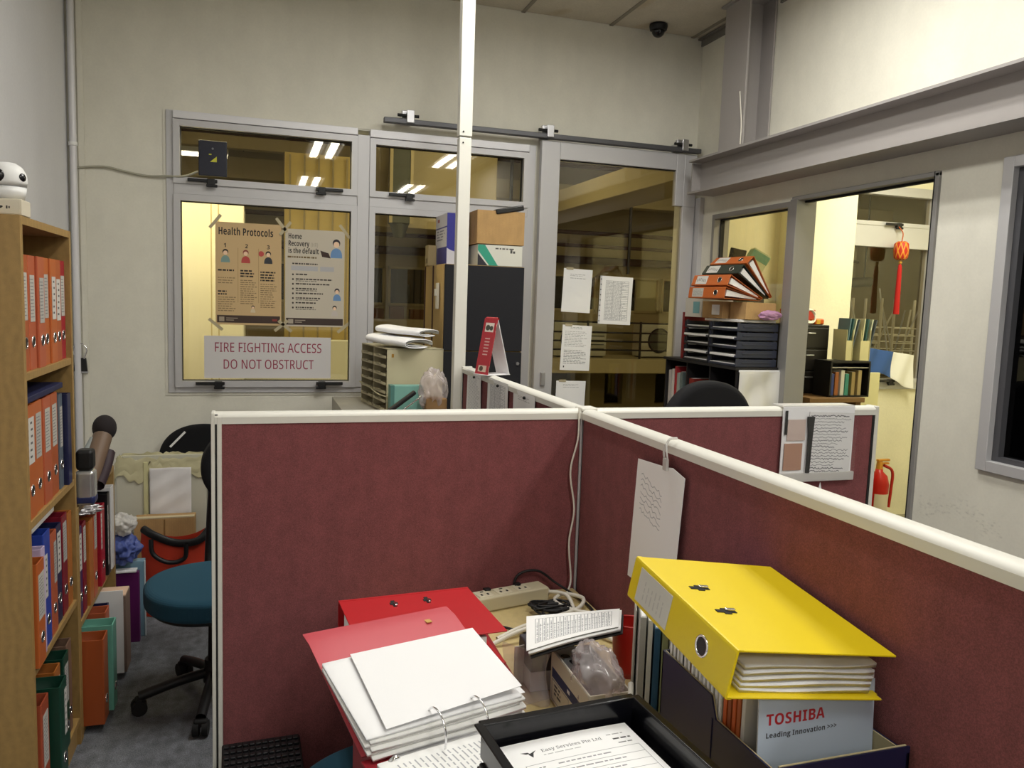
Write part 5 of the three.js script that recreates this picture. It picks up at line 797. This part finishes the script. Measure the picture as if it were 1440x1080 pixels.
// ---------------------------------------------------------------- on the desk
// red lever arch file lying flat on another
function lie(f, pos, dirSpine, dirOut, tilt = 0) {                   // spine runs along dirSpine (foot -> head), spine faces dirOut
  const Y = V(...dirSpine).normalize(), X = V(...dirOut).normalize(), Z = X.clone().cross(Y); f.quaternion.setFromRotationMatrix(new THREE.Matrix4().makeBasis(X, Y, Z)); f.position.set(...pos);
}
function rado(f, w, d, side) { for (const y of [0.119, 0.199]) { const s = part(f, 'ring_slot', join([bx(0.036, 0.009, 0.001, 0, 0, 0), bx(0.012, 0.018, 0.0012, 0, 0, 0)]), M.dark); s.position.set(-d * 0.2, y, side * (w / 2 + 0.0002)); part(s, 'slot_pin', bx(0.018, 0.006, 0.004, -0.008, 0.002, side * 0.002, 0.0015), M.chrome); } }
{
  const lo = leverFile('red lever arch file at the bottom of the pair on the desk', 0x8c1420, [0, 0, 0], 0, { w: 0.078, tag: undefined, hole: false, group: 'red files on the desk' });
  lie(lo, [0.205, DY + 0.042, -1.80], [1, 0, 0.02], [0.02, 0, -1]);
  const up = leverFile('bright red lever arch file lying on top of the pair on the desk', 0xb8161e, [0, 0, 0], 0, { w: 0.076, hole: false, group: 'red files on the desk' });
  lie(up, [0.178, DY + 0.124, -1.825], [0.9975, 0, -0.07], [-0.07, 0, -0.9975]);
  const zf = V(0, 0, 1).applyQuaternion(up.quaternion).y > 0 ? 1 : -1; rado(up, 0.076, 0.285, zf);
}
{ // open ring binder heaped with paper, lying on a thick box file
  const sup = thing('box_file', 'thick dark red box file under the open ring binder', 'box file', [0.185, DY, -1.22], 0.24); part(sup, 'file_body', bx(0.29, 0.1, 0.22, 0.15, 0.05, -0.02, 0.004), col(0x7c1a24, 0.5)); part(sup, 'file_lid', bx(0.294, 0.008, 0.224, 0.15, 0.104, -0.02, 0.003), col(0x8c1c26, 0.5));
  const b = thing('open_ring_binder', 'open pink-red ring binder heaped with white paper', 'binder', [0.168, DY + 0.109, -1.205], 0.25), pink = col(0xc44a54, 0.5);
  // local: x along the spine, -z away towards the rear cover, +z towards the chair
  const lift = (s) => 0.006 + 0.075 * Math.min(1, Math.max(0, s / 0.3));   // height of the rear cover at distance s
  part(b, 'rear_cover', sheet((u, v) => [u * 0.315, lift(0.03 + v * 0.3) + 0.018 * v, -0.03 - v * 0.315], 6, 8, 0.004), pink);
  part(b, 'spine', bx(0.315, 0.004, 0.06, 0.157, 0.004, 0.0), col(0x9c2430, 0.5));
  part(b, 'front_cover', bx(0.315, 0.004, 0.27, 0.157, 0.004, 0.165), col(0xa82834, 0.5));
  part(b, 'gold_print', bx(0.012, 0.0012, 0.034, 0.25, lift(0.29) + 0.018, -0.31), col(0xd0a860, 0.4));
  part(b, 'ring_plate', bx(0.2, 0.006, 0.03, 0.15, 0.009, 0.0, 0.002), M.chrome);
  for (const x of [0.118, 0.198]) part(b, 'ring', new THREE.TorusGeometry(0.036, 0.002, 8, 30, Math.PI * 1.15).rotateY(Math.PI / 2).translate(x, 0.045, 0.004), M.chrome);
  part(b, 'lever', tube([[0.05, 0.012, 0.012], [0.04, 0.024, 0.015], [0.028, 0.016, 0.015]], 0.005, 14, 8), M.chrome);
  for (let k = 0; k < 6; k++) {
    const dx = [0.012, 0.004, 0.01, 0.0, 0.008, 0.002][k], dz = [0.0, 0.004, 0.0, 0.006, 0.002, 0.004][k];
    part(b, 'paper_block', sheet((u, v) => { const s = 0.01 + v * (0.205 + 0.004 * k); return [dx + u * 0.297, lift(s) + 0.006 + k * (0.0075 - 0.0045 * v) + 0.0015 * Math.sin(u * 5 + k), -dz - s * 0.98]; }, 14, 12, 0.0062), k === 5 ? M.paper : M.paperEdge);
  }
  part(b, 'loose_page', sheet((u, v) => [0.035 + u * 0.262 + 0.02 * v, lift(0.02 + v * 0.22) + 0.05 - 0.022 * v + 0.012 * u * (1 - v), -0.012 - v * 0.22], 10, 10, 0.0012), M.paper);
  part(b, 'loose_page', sheet((u, v) => [0.11 + u * 0.2, lift(0.03 + v * 0.2) + 0.04 - 0.02 * v, -0.02 - v * 0.215], 10, 10, 0.0012), M.paper);
  for (let k = 0; k < 3; k++) part(b, 'front_pages', sheet((u, v) => [0.004 + 0.003 * k + u * 0.297, 0.008 + k * 0.007 - 0.004 * (1 - Math.min(1, v * 4)) + 0.001 * Math.sin(u * 6), 0.012 + v * 0.21], 8, 10, 0.0066), k === 2 ? (() => { const q = PAGE.dense.clone(); q.rotation = Math.PI / 2; q.center.set(0.5, 0.5); q.needsUpdate = true; return std(0xffffff, 0.85, { map: q }); })() : M.paperEdge);
}
// stack of black letter trays
{
  const tg = (() => { const s = shapeOf([[-0.125, 0], [0.125, 0], [0.125, 0.33], [-0.125, 0.33]]); return join([bx(0.25, 0.003, 0.34, 0, 0.003, 0.17, 0.001), bx(0.25, 0.05, 0.004, 0, 0.027, 0.002, 0.002), bx(0.004, 0.05, 0.34, -0.125, 0.027, 0.17, 0.002), bx(0.004, 0.05, 0.34, 0.125, 0.027, 0.17, 0.002), bx(0.256, 0.004, 0.014, 0, 0.052, -0.002, 0.002), bx(0.014, 0.004, 0.345, -0.13, 0.052, 0.17, 0.002), bx(0.014, 0.004, 0.345, 0.13, 0.052, 0.17, 0.002)]); })();
  ['lower', 'upper'].forEach((n, j) => { const i = j + 2;
    const t = thing('letter_tray', n + ' black letter tray of the pair on the desk', 'tray', [0.432, DY + 0.001 + i * 0.07, -1.052], 0.08, 'black letter trays on the desk');
    part(t, 'tray_body', tg, M.blackGloss); for (const [px, pz] of [[-0.127, 0.02], [0.127, 0.02], [-0.127, 0.3], [0.127, 0.3]]) if (i < 3) part(t, 'riser', bx(0.01, 0.07, 0.022, px, 0.0355, pz, 0.003), M.black);
    part(t, 'papers', bx(0.212, i === 3 ? 0.012 : 0.02, 0.297, 0, i === 3 ? 0.011 : 0.015, 0.162, 0.001), M.paperEdge);
  });
  const pr = thing('paper_ream', 'wrapped ream of paper under the black trays', 'ream', [0.43, DY, -0.83], 0.08); part(pr, 'ream', bx(0.22, 0.139, 0.22, 0, 0.0695, 0, 0.003), M.paper); part(pr, 'wrapper_band', bx(0.224, 0.139, 0.06, 0, 0.0695, 0, 0.002), col(0x2c4a84, 0.5));
  const ft = canvasTex(512, 724, (x, w, h) => {
    x.fillStyle = '#f0f0f0'; x.fillRect(0, 0, w, h); x.fillStyle = '#2a2a2c'; x.beginPath(); x.moveTo(60, 62); x.lineTo(86, 66); x.lineTo(92, 76); x.lineTo(76, 74); x.fill(); x.beginPath(); x.moveTo(84, 78); x.lineTo(118, 62); x.lineTo(104, 76); x.lineTo(94, 100); x.fill();
    x.font = '24px serif'; x.fillStyle = '#3a3a3e'; x.fillText('Easy Services Pte Ltd', 134, 80); lines(x, 134, 96, 180, 1, 10, '#aaa', 4); lines(x, 400, 56, 90, 1, 12, '#999', 5); lines(x, 412, 84, 80, 1, 12, '#444', 8); lines(x, 420, 112, 70, 1, 12, '#777', 6);
    x.strokeStyle = '#8a8a8e'; x.lineWidth = 2; x.strokeRect(48, 140, 440, 540); for (let i = 0; i < 11; i++) { x.beginPath(); x.moveTo(48, 184 + i * 42); x.lineTo(488, 184 + i * 42); x.stroke(); } lines(x, 60, 160, 60, 12, 42, '#777', 6); lines(x, 160, 158, 250, 12, 42, '#8d8d92', 6);
  });
  const f = solo('order_form', (() => { const g = sheet((u, v) => [(u - 0.5) * 0.21, 0.002 * Math.sin(u * 3), -(v - 0.5) * 0.297], 8, 8, 0.001); return g; })(), std(0xffffff, 0.8, { map: ft }), 'printed form with a bird emblem in the top black tray', 'form', [0.445, DY + 0.231, -0.89], 0.085);
}
// power strip and leads
{
  const s = thing('power_strip', 'cream power strip lying behind the red files', 'power strip', [0.66, DY, -2.1], 0.22), m = col(0xcfc7a8, 0.5);
  part(s, 'casing', bx(0.3, 0.042, 0.062, 0, 0.022, 0, 0.006), m);
  for (let i = 0; i < 4; i++) { const q = part(s, 'socket', bx(0.046, 0.003, 0.046, -0.115 + i * 0.062, 0.0435, 0, 0.002), col(0xdad3b8, 0.5)); part(q, 'pin_slot', bx(0.01, 0.0012, 0.004, -0.115 + i * 0.062, 0.0455, -0.012), M.dark); part(q, 'pin_slot', bx(0.005, 0.0012, 0.009, -0.125 + i * 0.062, 0.0455, 0.008), M.dark); part(q, 'pin_slot', bx(0.005, 0.0012, 0.009, -0.105 + i * 0.062, 0.0455, 0.008), M.dark); }
  for (const x of [-0.03, 0.07]) part(s, 'switch', bx(0.02, 0.006, 0.016, x, 0.047, -0.022, 0.002), M.black);
  part(s, 'cord_grip', bx(0.02, 0.02, 0.03, 0.155, 0.02, 0, 0.005), m);
  const y = DY + 0.007;
  solo('white_power_cord', tube([[0.8, DY + 0.024, -2.125], [0.85, DY + 0.03, -2.07], [0.845, y + 0.006, -1.98], [0.83, y, -1.9], [0.78, y, -1.82], [0.72, y, -1.8]], 0.0055, 60, 8), M.cable, 'thick white power cord curling from the power strip', 'cord');
  solo('white_loop_cord', tube([[0.585, y, -1.87], [0.66, y + 0.012, -1.9], [0.76, y + 0.012, -1.94], [0.86, y + 0.012, -1.99], [0.9, y + 0.012, -2.06], [0.86, y + 0.012, -2.1], [0.81, y + 0.014, -2.05], [0.84, y + 0.014, -1.97], [0.9, y + 0.014, -1.93]], 0.006, 90, 8), M.cable, 'looped white cord in the desk corner', 'cord');
  solo('white_cross_cord', tube([[0.56, y, -1.84], [0.65, y + 0.022, -1.86], [0.75, y + 0.024, -1.875], [0.84, y + 0.012, -1.84], [0.88, y, -1.78]], 0.006, 60, 8), M.cable, 'white cord lying across the desk towards the stapled papers', 'cord');
  const pts = []; { let a = 0; for (let i = 0; i < 46; i++) { a += rr(0.7, 2.2); const q = rr(0.25, 1); pts.push([0.79 + 0.085 * q * Math.cos(a), y + 0.004 + 0.018 * rnd(), -2.01 + 0.05 * q * Math.sin(a)]); } }
  solo('black_cable_tangle', tube(pts, 0.0032, 420, 6), M.cableBlack, 'tangled thin black cable in front of the power strip', 'cable');
  solo('black_lead', tube([[0.6, y, -1.96], [0.66, y, -1.9], [0.7, y, -1.85], [0.73, y, -1.8]], 0.004, 30, 6), M.cableBlack, 'black lead running under the white cords', 'lead');
  solo('black_arc_lead', tube([[0.72, y, -2.17], [0.74, y + 0.05, -2.18], [0.8, y + 0.06, -2.18], [0.86, y + 0.02, -2.17], [0.9, y, -2.1], [0.905, y, -2.0], [0.88, y, -1.93]], 0.004, 60, 6), M.cableBlack, 'black lead arching against the screen corner', 'lead');
  const a = thing('black_adapter', 'flat black adapter among the white cords', 'adapter', [0.81, DY, -1.86], 0.3); part(a, 'adapter_body', bx(0.08, 0.024, 0.05, 0, 0.012, 0, 0.005), M.black); part(a, 'adapter_lead', tube([[0.04, 0.012, 0], [0.07, 0.014, -0.03], [0.08, 0.01, -0.07]], 0.003, 16, 6), M.cableBlack);
}
// cream box, clear tray, stapled papers, bags
{
  const t = canvasTex(256, 110, (x) => { x.fillStyle = '#d2cbbb'; x.fillRect(0, 0, 256, 110); x.fillStyle = '#27305e'; x.fillRect(10, 34, 246, 22); x.fillStyle = '#e8e8f0'; x.fillRect(120, 40, 18, 8); lines(x, 30, 66, 60, 3, 9, '#3c3a40', 5); x.strokeStyle = '#27305e'; x.strokeRect(12, 60, 120, 44); });
  const b = thing('cream_box', 'cream cardboard box with a blue printed band on the desk', 'box', [0.66, DY, -1.452], -0.02), m = col(0xcfc8b8, 0.7);
  part(b, 'box_body', join([bx(0.003, 0.115, 0.22, -0.045, 0.0575, 0), bx(0.003, 0.115, 0.22, 0.042, 0.0575, 0), bx(0.09, 0.115, 0.003, 0, 0.0575, -0.109), bx(0.09, 0.115, 0.003, 0, 0.0575, 0.109), bx(0.09, 0.003, 0.22, 0, 0.0015, 0)]), m);
  const s = part(b, 'printed_side', uvBox(0.216, 0.112, 0.0008), std(0xffffff, 0.6, { map: t })); s.rotation.y = Math.PI; s.position.set(-0.0472, 0.0575, 0);
  const g = thing('grey_gadget', 'small grey device lying in the cream box', 'device', [0.658, DY + 0.004, -1.515], 0.1); part(g, 'device_body', bx(0.07, 0.1, 0.06, 0, 0.05, 0, 0.006), col(0xaeb2b2, 0.4)); part(g, 'device_slot', bx(0.04, 0.004, 0.024, 0, 0.101, 0.01), M.dark); part(g, 'device_lens', cyl(0.01, 0.01, 0.004, -0.02, 0.102, -0.02, 14), M.chrome);
  const cr = (r, sx, sy, sz, f) => crumple(r, sx, sy, sz, f, 0.18, 0.14);
  solo('clear_bag', cr(0.068, 0.66, 0.85, 1.1, 15), M.plasticBag, 'crumpled clear plastic bag stuffed into the cream box', 'bag', [0.66, DY + 0.112, -1.42]);
  const c = thing('clear_tray', 'clear plastic sleeve box standing left of the cream box', 'tray', [0.565, DY, -1.62], 0.25); part(c, 'sleeve', sheet((u, v) => [-0.045 + 0.1 * u, 0.002 + 0.115 * v, 0.09 * Math.sin(u * 3.14) + 0.01 * Math.sin(v * 5 + u * 3)], 20, 14, 0.0012), M.plastic); part(c, 'sleeve_base', bx(0.1, 0.002, 0.1, 0, 0.001, 0.02), M.plastic); part(c, 'inner_card', bx(0.07, 0.09, 0.004, 0.03, 0.046, -0.02), M.plasticFog);
  const k = thing('dark_card_box', 'dark grey small box under the stapled papers', 'box', [0.615, DY, -1.64]); part(k, 'box_body', bx(0.07, 0.1, 0.09, 0, 0.05, 0, 0.004), col(0x4b4a52, 0.5)); part(k, 'pale_band', bx(0.071, 0.045, 0.091, 0, 0.025, 0), col(0xcfcfd6, 0.5));
  const sp = thing('stapled_papers', 'stapled table printout sloping over the cream box', 'papers', [0.67, DY + 0.12, -1.58]);
  const cn = [[0.5955, 0.872, -1.681], [0.82, 0.882, -1.652], [0.743, 0.908, -1.499], [0.529, 0.882, -1.486]].map((c) => V(c[0] - 0.67, c[1] - DY - 0.12, c[2] + 1.58));
  const bil = (u, v, dy) => { const p = cn[3].clone().lerp(cn[2], u).lerp(cn[0].clone().lerp(cn[1], u), v); return [p.x, p.y + dy + 0.004 * Math.sin(u * 3.1) * (1 - v), p.z]; };
  part(sp, 'top_sheet', sheet((u, v) => bil(u, v, 0), 14, 10, 0.001), (() => { const tt = PAGE.table.clone(); tt.rotation = Math.PI / 2; tt.center.set(0.5, 0.5); tt.needsUpdate = true; return std(0xffffff, 0.85, { map: tt }); })());
  part(sp, 'lower_sheets', sheet((u, v) => { const q = bil(u, v, -0.006); return [q[0] + 0.004, q[1], q[2] + 0.003]; }, 10, 8, 0.007), M.paperEdge); part(sp, 'backing_card', sheet((u, v) => { const q = bil(u, v, -0.014); return [q[0] + 0.008, q[1], q[2] + 0.006]; }, 8, 6, 0.003), M.dark);
  const r = thing('red_cup', 'small red plastic cup behind the cream box', 'cup', [0.835, DY, -1.625]); part(r, 'cup_body', lathe([[0.001, 0], [0.026, 0], [0.036, 0.02], [0.04, 0.1], [0.038, 0.128], [0.034, 0.13], [0.035, 0.1], [0.001, 0.03]], 28), col(0xb01c14, 0.35)); part(r, 'cup_rim', new THREE.TorusGeometry(0.036, 0.003, 8, 28).rotateX(Math.PI / 2).translate(0, 0.129, 0), col(0xb01c14, 0.35));
}
// grey magazine holder
{
  const m = thing('magazine_holder', 'grey magazine holder of upright files under the yellow binder', 'magazine holder', [0.712, DY, -1.36], -0.42), g = col(0xa9a79c, 0.5);
  part(m, 'holder_shell', join([bx(0.12, 0.003, 0.12, 0.06, 0.0015, 0.0), bx(0.003, 0.27, 0.05, 0.0, 0.135, -0.03, 0.001), bx(0.12, 0.27, 0.003, 0.06, 0.135, -0.058), bx(0.12, 0.07, 0.003, 0.06, 0.035, 0.06)]), g);
  part(m, 'white_lip', tube([[-0.004, 0.12, 0.0], [0.0, 0.1, 0.064], [0.06, 0.095, 0.068], [0.12, 0.12, 0.066]], 0.006, 30, 8), M.cable);
  [[0xa8a8a2, 0.012, 0.012, 0.275], [0xd6d6cc, 0.026, 0.009, 0.27], [0x2f5b78, 0.04, 0.012, 0.255], [0x9aa070, 0.055, 0.012, 0.262], [0xcfcfc8, 0.07, 0.014, 0.262], [0x4a4c4e, 0.086, 0.012, 0.25], [0x9c9c98, 0.102, 0.014, 0.258]].forEach(([hex, x, w, h], i) => { const f = thing('upright_file', ['light grey', 'white', 'blue', 'olive', 'off-white', 'charcoal', 'mid grey'][i] + ' file upright in the grey magazine holder', 'file', [0.712 + x * 0.913 - 0.001, DY + 0.004, -1.36 + x * 0.408], -0.42); part(f, 'cover', bx(w, h, 0.1, 0, h / 2, 0, 0.001), col(hex, 0.5)); part(f, 'sheets', bx(w * 0.6, h + 0.001, 0.09, 0, h / 2, 0), M.paperEdge); });
}
// navy box of magazines
{
  const n = thing('navy_box', 'navy cardboard magazine box with a cream inside on the desk', 'box', [0, 0, 0]), nv = col(0x15183c, 0.4), inn = col(0xb9ad86, 0.8);
  const side = shapeOf([[1.21, DY], [0.875, DY], [0.875, 0.955], [1.035, 0.952], [1.05, 0.985], [1.21, 0.99]]);   // (-z, y)
  const mk = (x, t, m) => { const g = extr(side, t); g.rotateY(Math.PI / 2); g.translate(x, 0, 0); return g; };
  part(n, 'near_side', mk(0.69, 0.003, nv), nv); part(n, 'screen_side', mk(0.917, 0.003, nv), nv); part(n, 'lining', mk(0.9145, 0.002, inn), inn); part(n, 'lining', mk(0.6935, 0.002, inn), inn);
  part(n, 'front_wall', bb(0.69, 0.92, DY, 0.965, -0.875, -0.878), nv); part(n, 'lining', bb(0.694, 0.916, DY + 0.004, 0.966, -0.8785, -0.881), inn); part(n, 'back_wall', bb(0.69, 0.92, DY, 0.99, -1.21, -1.207), nv); part(n, 'bottom', bb(0.69, 0.92, DY, DY + 0.004, -1.207, -0.878), nv); part(n, 'side_fold', bb(0.6885, 0.69, DY, 0.95, -1.045, -1.042), nv);
  // upright magazines from the back wall forwards
  const cols = [0xcac7bc, 0x8c8b84, 0xd8d6cc, 0x20242c, 0xd0cdc4, 0x7a4a30, 0xd9d6ce, 0xbdbab0, 0xe0ded8, 0xc8c4ba, 0xdcd8d0, 0xa8a49a, 0xe0dcd4, 0xb4b0a4, 0xc4581c, 0x9a4a1c, 0xc4581c, 0xb45a24, 0xcfcbc2];
  const words = ['cream', 'grey', 'white', 'black', 'pale', 'brown', 'off-white', 'putty', 'bright white', 'stone', 'ivory', 'dull grey', 'chalk', 'khaki', 'orange', 'rust', 'deep orange', 'copper', 'light'];
  cols.forEach((hex, i) => { const z = -1.195 + i * 0.0122, h = 0.283 + 0.008 * Math.sin(i * 2.2) + (i > 13 ? -0.005 : 0); const b = thing('magazine', words[i] + ' magazine, number ' + (i + 1) + ' from the back wall of the navy box', 'magazine', [0.805, DY + 0.005, z], 0, 'magazines in the navy box'); part(b, 'cover', bx(0.212, h, 0.009, 0, h / 2, 0, 0.001), col(hex, 0.5)); if (i < 14) part(b, 'pages', bx(0.208, h + 0.001, 0.006, -0.0035, h / 2, 0), M.paperEdge); });
  const bt = canvasTex(512, 724, (x, w, h) => {
    x.fillStyle = '#b9c6d6'; x.fillRect(0, 0, w, h);
    x.fillStyle = '#b3232c'; x.font = 'bold 58px sans-serif'; x.fillText('TOSHIBA', 30, 110); x.fillStyle = '#2a2a30'; x.font = 'bold 27px sans-serif'; x.fillText('Leading Innovation >>>', 30, 156);
    x.save(); x.beginPath(); x.ellipse(400, 420, 68, 84, 0, 0, 7); x.clip(); x.fillStyle = '#5a4f48'; x.fillRect(320, 320, 160, 200); x.fillStyle = '#d8d4cc'; for (let i = 0; i < 9; i++) { x.beginPath(); x.moveTo(400, 470); x.lineTo(318 + i * 22, 320); x.lineTo(326 + i * 22, 320); x.fill(); } x.fillStyle = '#5c9a34'; x.beginPath(); x.arc(350, 470, 44, 0, 7); x.fill(); x.fillStyle = '#6b4a34'; x.fillRect(390, 430, 60, 90); x.restore(); x.strokeStyle = '#eef2f6'; x.lineWidth = 7; x.beginPath(); x.ellipse(400, 420, 70, 86, 0, 0, 7); x.stroke();
  });
  const br = thing('brochure', 'pale blue TOSHIBA brochure at the front of the navy box', 'brochure', [0.806, DY + 0.006, -0.93]); br.rotation.order = 'YXZ'; br.rotation.x = -0.05; br.rotation.y = 0.03; part(br, 'front_cover', sheet((u, v) => [(u - 0.5) * 0.214, v * 0.302, 0.002 + 0.006 * Math.sin(u * 3.1) * v], 12, 12, 0.001), std(0xffffff, 0.35, { map: bt })); part(br, 'inner_pages', bx(0.206, 0.296, 0.004, 0, 0.148, -0.003), M.paper);
  const l1 = thing('leaning_leaflet', 'white leaflet leaning behind the blue brochure', 'leaflet', [0.815, DY + 0.006, -0.945]); part(l1, 'leaflet', sheet((u, v) => [(u - 0.5) * 0.21, v * 0.31, -0.012 * v], 6, 6, 0.002), M.paper); part(l1, 'fold', bx(0.002, 0.3, 0.004, -0.106, 0.15, -0.004), M.paperEdge);
}
// yellow lever arch file on top
{
  const f = leverFile('yellow lever arch file tilted on top of the navy box', 0xe3c814, [0, 0, 0], 0, { w: 0.076, h: 0.318, d: 0.285, tag: 3, tagY: 0.235, tagS: [0.85, 1.25], paper: false });
  // spine faces -x, runs towards the camera; label end at the back
  const e = new THREE.Euler(5.9 * Math.PI / 180, -0.1 * Math.PI / 180, -8.1 * Math.PI / 180, 'YXZ'), R = new THREE.Matrix4().makeRotationFromEuler(e);
  const X = V(-1, 0, 0).applyMatrix4(R), Yv = V(0, 0, -1).applyMatrix4(R), Z = X.clone().cross(Yv); f.quaternion.setFromRotationMatrix(new THREE.Matrix4().makeBasis(X, Yv, Z));
  const D = V(0, -0.038, 0.318).applyMatrix4(R).add(V(0.637, 1.161, -1.226)); f.position.copy(D);
  // wavy paper block inside: local x from -0.28 to -0.03, y 0.01..0.308, thickness along z
  for (let k = 0; k < 5; k++) part(f, 'paper_block', sheet((u, v) => [-0.03 - u * 0.235, 0.012 + v * 0.294, 0.03 - k * 0.0085 - 0.014 * u * (k / 5) + 0.002 * Math.sin(u * 5 + k)], 12, 4, 0.0075), k % 2 ? M.paper : M.paperEdge);
  const zf = Z.y > 0 ? 1 : -1; rado(f, 0.076, 0.285, zf);
  part(f, 'edge_corner', bx(0.006, 0.012, 0.004, -0.283, 0.006, -zf * 0.036, 0.001), M.chrome);
  const p = thing('purple_pad', 'lilac spotted pad between the yellow binder and the screen', 'pad', [0.878, 1.015, -1.31]); part(p, 'pad_body', bx(0.08, 0.06, 0.13, 0, 0.03, 0, 0.003), col(0x9a86c4, 0.6)); for (let i = 0; i < 6; i++) part(p, 'spot', cyl(0.006, 0.006, 0.001, -0.03 + (i % 3) * 0.03, 0.0605, -0.03 + Math.floor(i / 3) * 0.05, 10), col(0xd8cfe8, 0.6)); part(p, 'stand', bb(-0.038, 0.038, DY - 1.015, 0, -0.06, 0.06), col(0x70619a, 0.6));
}
// hanging paper on the long screen
{
  const h = thing('hanging_paper', 'long white handwritten paper clipped to the maroon screen', 'paper', [0.921, 1.235, -1.675]); const q = part(h, 'sheet', (() => { const s = new THREE.Shape(); s.moveTo(-0.115, -0.02); s.lineTo(0.03, -0.012); s.lineTo(0.06, -0.008); s.lineTo(0.118, -0.02); s.lineTo(0.1, -0.33); s.lineTo(-0.13, -0.33); s.closePath(); const g = new THREE.ExtrudeGeometry(s, { depth: 0.0012, bevelEnabled: false }); const p = g.attributes.position, uv = g.attributes.uv; for (let i = 0; i < p.count; i++) uv.setXY(i, (p.getX(i) + 0.13) / 0.25, (p.getY(i) + 0.33) / 0.33); g.rotateY(-Math.PI / 2); return g; })(), MP.note);
  q.rotation.z = -0.02; part(h, 'clip', join([bx(0.008, 0.03, 0.02, -0.006, -0.004, 0.035, 0.003), tube([[-0.006, 0.005, 0.028], [-0.01, 0.03, 0.03], [-0.008, 0.045, 0.036], [-0.01, 0.03, 0.042], [-0.006, 0.005, 0.044]], 0.0025, 24, 6)]), M.plasticFog);
  part(h, 'hook', tube([[-0.008, 0.04, 0.036], [0.0, 0.056, 0.036], [0.02, 0.058, 0.036]], 0.003, 14, 6), M.plasticFog);
}
// seat and keyboard under the desk edge
{
  const c = thing('office_chair', 'teal seated chair pulled up under the desk', 'chair', [0.3, 0, -1.7], 0.4); starBase(c, 0.25, 0.2); part(c, 'seat', seatGeo(0.46, 0.46, 0.08).translate(0, 0.405, 0), tealCloth); part(c, 'seat_shell', seatGeo(0.42, 0.42, 0.05).translate(0, 0.385, 0), M.black);
  const p = thing('drawer_pedestal', 'low black pedestal against the maroon screen under the keyboard', 'pedestal', [-0.01, 0, -2.04]); part(p, 'carcass', bx(0.12, 0.36, 0.26, 0, 0.18, 0, 0.004), M.black); part(p, 'drawer_front', bx(0.11, 0.16, 0.008, 0, 0.25, 0.133, 0.002), M.dark);
}
{
  const k = thing('keyboard', 'black keyboard propped beside the teal seat', 'keyboard', [0.01, 0.372, -2.05], 0.03); k.rotation.x = 0.12; part(k, 'keyboard_case', bx(0.2, 0.018, 0.15, 0, 0.02, 0, 0.006), M.black);
  const kg = bx(0.013, 0.007, 0.013, 0, 0, 0, 0.002); for (let r = 0; r < 6; r++) for (let i = 0; i < 12; i++) { const q = part(k, 'key', kg, col(0x1b1b1e, 0.4)); q.position.set(-0.088 + i * 0.016, 0.032, -0.055 + r * 0.022); }
}
renderer.render(scene, camera);
